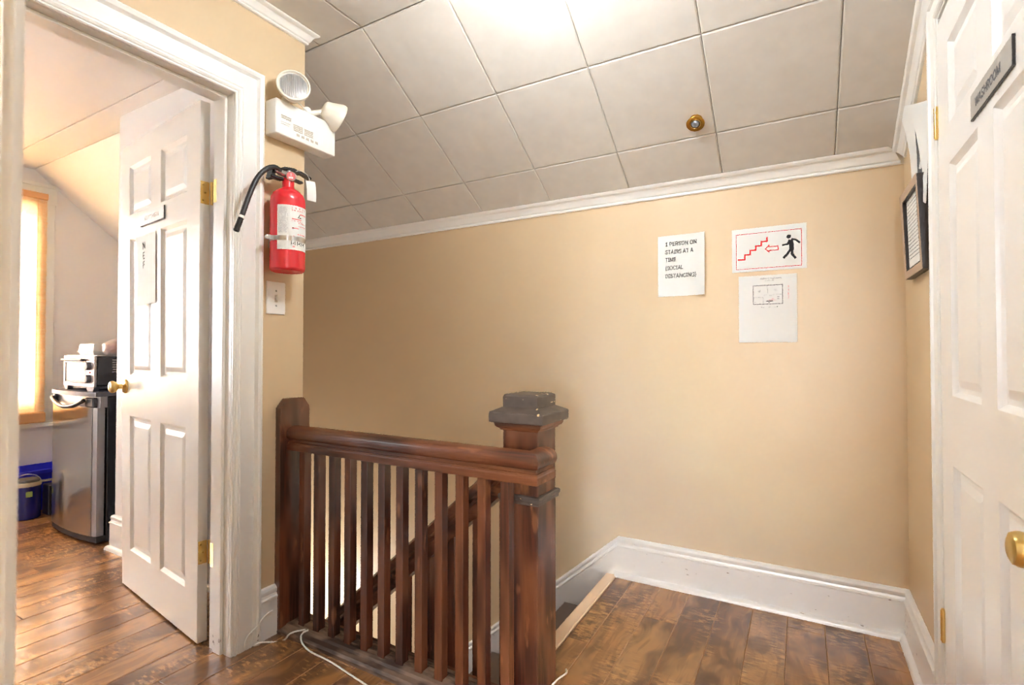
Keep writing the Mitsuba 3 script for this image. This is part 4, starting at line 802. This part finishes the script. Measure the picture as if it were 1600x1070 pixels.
part(fr_, 'front_foot', lathe([(0, 0), (0.018, 0), (0.018, 0.021), (0, 0.021)], (FXB - 0.03, FYF + 0.08, 0), n=14), 'm_black', 40)
to = thing('toaster_oven', 'black and silver toaster oven standing on the mini fridge', 'toaster oven')
ox0, ox1, oy, oz = -3.995, -3.585, 1.378, 0.862
part(to, 'body', box(ox0 + 0.008, ox1, oy + 0.012, oy + 0.30, oz + 0.028, oz + 0.205, 0.010), 'm_black')
part(to, 'front_frame', cat([box(ox0, ox1, oy, oy + 0.014, oz + 0.024, oz + 0.046, 0.003), box(ox0, ox1, oy, oy + 0.014, oz + 0.182, oz + 0.210, 0.003), box(ox0, ox0 + 0.016, oy, oy + 0.014, oz + 0.046, oz + 0.182, 0.003), box(ox1 - 0.105, ox1, oy, oy + 0.014, oz + 0.046, oz + 0.182, 0.003)]), 'm_silver')
part(to, 'top', box(ox0 + 0.002, ox1 - 0.004, oy + 0.012, oy + 0.30, oz + 0.203, oz + 0.212, 0.004), 'm_silver')
part(to, 'door_gasket', cat([box(ox0 + 0.0165, ox0 + 0.030, oy - 0.001, oy + 0.004, oz + 0.0465, oz + 0.1815), box(ox1 - 0.118, ox1 - 0.1055, oy - 0.001, oy + 0.004, oz + 0.0465, oz + 0.1815), box(ox0 + 0.030, ox1 - 0.118, oy - 0.001, oy + 0.004, oz + 0.168, oz + 0.1815), box(ox0 + 0.030, ox1 - 0.118, oy - 0.001, oy + 0.004, oz + 0.0465, oz + 0.054)]), 'm_black')
part(to, 'glass_door', box(ox0 + 0.017, ox1 - 0.106, oy + 0.002, oy + 0.011, oz + 0.047, oz + 0.181, 0.002), 'm_glass_oven', False, 'see-through door reflecting the kitchen')
part(to, 'door_handle', cat([box(ox0 + 0.022, ox1 - 0.112, oy - 0.024, oy - 0.012, oz + 0.176, oz + 0.192, 0.004), box(ox0 + 0.04, ox0 + 0.055, oy - 0.014, oy + 0.004, oz + 0.178, oz + 0.190), box(ox1 - 0.145, ox1 - 0.13, oy - 0.014, oy + 0.004, oz + 0.178, oz + 0.190)]), 'm_dark_grey')
for z in (oz + 0.148, oz + 0.072): part(to, 'knob', lathe([(0, 0), (0.025, 0), (0.023, 0.018), (0.019, 0.020), (0, 0.020)], (ox1 - 0.062, oy, z), (0, -1, 0), 24), 'm_dark_grey', 40, 'grey dial')
part(to, 'indicator', lathe([(0, 0), (0.006, 0), (0.005, 0.003), (0, 0.003)], (ox1 - 0.052, oy, oz + 0.110), (0, -1, 0), 14), 'm_red_ink', 40)
part(to, 'base_frame', cat([box(ox0 + 0.02, ox1 - 0.02, oy + 0.02, oy + 0.28, oz + 0.014, oz + 0.03), hull([[x, y, z] for x, z in ((ox1 - 0.09, oz), (ox1 - 0.02, oz), (ox1, oz + 0.03), (ox1 - 0.11, oz + 0.03)) for y in (oy + 0.002, oy + 0.03)]), hull([[x, y, z] for x, z in ((ox0 + 0.02, oz), (ox0 + 0.05, oz), (ox0 + 0.06, oz + 0.03), (ox0, oz + 0.03)) for y in (oy + 0.002, oy + 0.03)]), box(ox0 + 0.03, ox0 + 0.06, oy + 0.25, oy + 0.28, oz, oz + 0.02), box(ox1 - 0.06, ox1 - 0.03, oy + 0.25, oy + 0.28, oz, oz + 0.02)]), 'm_dark_grey')
for i in range(6): part(to, 'vent_slot', box(ox1 - 0.001, ox1 + 0.002, oy + 0.09, oy + 0.20, oz + 0.180 - 0.014 * i, oz + 0.185 - 0.014 * i), 'm_silver')
ct = thing('food_container', 'clear plastic food container with white base on the toaster oven', 'container')
cz = oz + 0.2125
part(ct, 'base', ring([(-0.008, cz), (0, cz + 0.018), (0.006, cz + 0.020), (0.006, cz + 0.023)], -3.935, -3.735, 1.43, 1.56), 'm_plastic_white')
part(ct, 'lid', ring([(0.004, cz + 0.0235), (0.0, cz + 0.026), (-0.004, cz + 0.066), (-0.008, cz + 0.070)], -3.935, -3.735, 1.43, 1.56), 'm_bag')
bg = thing('plastic_bag', 'crumpled clear plastic bag with orange contents on the toaster oven', 'bag')
s = trimesh.creation.icosphere(4, 1.0)
v = s.vertices * (1 + 0.22 * (npfbm(s.vertices * 2.2 + 5, 3, 4)[:, None] - 0.5) + 0.10 * (npfbm(s.vertices * 6 + 9, 2, 2)[:, None] - 0.5))
v = v * A([0.082, 0.075, 0.056]); v[:, 2] = np.maximum(v[:, 2], -0.040)
s.vertices = v + A([-3.640, 1.515, cz + 0.0408])
part(bg, 'film', s, 'm_bag', True)
s2 = trimesh.creation.icosphere(3, 1.0); s2.vertices = np.maximum(s2.vertices * (1 + 0.2 * npfbm(s2.vertices * 3, 2, 8)[:, None]) * A([0.062, 0.05, 0.036]), [-1, -1, -0.026]) + A([-3.655, 1.505, cz + 0.0405])
part(bg, 'contents', s2, 'm_peach', True, 'orange contents')

# ------------------------------------------------------------------ bin, jug and kettle
rb = thing('recycling_bin', 'bright blue open recycling bin on the kitchen floor under the window', 'bin')
def binshell(x0, x1, y0, y1, h, t=0.006, fl=0.03):
    o = ring([(-fl, 0.0), (0, h), (0.010, h), (0.010, h - 0.02), (0.012, h - 0.02), (0.012, h + 0.006), (-0.006, h + 0.006), (-t - fl, 0.012)], x0, x1, y0, y1); return o
part(rb, 'tub', binshell(-4.82, -4.555, 1.335, 1.640, 0.275), 'm_blue', False)
part(rb, 'rim_band', ring([(-0.001, 0.195), (0.006, 0.197), (0.006, 0.209), (-0.001, 0.211)], -4.815, -4.56, 1.34, 1.635), 'm_white_sign')
jg = thing('blue_jug', 'dark blue cylindrical canister with cream band and grey lid before the recycling bin', 'canister')
jx, jy = -4.44, 1.352
part(jg, 'body', lathe([(0, 0), (0.060, 0), (0.066, 0.006), (0.066, 0.215), (0.062, 0.222), (0, 0.223)], (jx, jy, 0), n=36), 'm_navy', 40)
part(jg, 'band', lathe([(0.0660, 0.212), (0.0685, 0.213), (0.0685, 0.238), (0.066, 0.239), (0, 0.239)], (jx, jy, 0), n=36), 'm_cream', 40)
part(jg, 'lid', lathe([(0.062, 0.239), (0.061, 0.250), (0.054, 0.258), (0.02, 0.262), (0, 0.262)], (jx, jy, 0), n=36), 'm_lid_grey', 40)
part(jg, 'bail_handle', tube([(jx + 0.066 * math.cos(a) * 0.55, jy + 0.066 * math.cos(a) * 0.84, 0.238 + 0.048 * math.sin(a)) for a in np.linspace(0, math.pi, 22)], 0.0022, 6), 'm_chrome', True)
part(jg, 'round_sticker', sheet(lambda u, v: np.column_stack([jx + 0.0664 * np.cos(-0.42 + 0.5 * u), jy + 0.0664 * np.sin(-0.42 + 0.5 * u), 0.148 + 0.035 * v]), 8, 4, 0.0003), 'm_green', True, 'small pale green sticker')
bb = solo('black_carton', box(-4.48, -4.38, 1.44, 1.56, 0.0, 0.20, 0.004), 'm_black', 'black carton on the kitchen floor between the recycling bin and the fridge', 'carton')
kt = thing('white_kettle', 'white jug kettle on the kitchen floor, mirrored in the fridge door', 'kettle')
kx, ky = -4.50, 1.145
part(kt, 'body', lathe([(0, 0), (0.075, 0), (0.078, 0.02), (0.070, 0.16), (0.058, 0.25), (0.050, 0.262), (0, 0.268)], (kx, ky, 0), n=32), 'm_plastic_white', 40)
part(kt, 'handle', tube(spline([(kx - 0.055, ky, 0.245), (kx - 0.11, ky, 0.225), (kx - 0.125, ky, 0.14), (kx - 0.11, ky, 0.06), (kx - 0.07, ky, 0.04)], 24), 0.012, 10), 'm_plastic_white', True)
part(kt, 'water_gauge', box(kx - 0.008, kx + 0.008, ky + 0.062, ky + 0.076, 0.05, 0.21, 0.003), 'm_dark_grey')
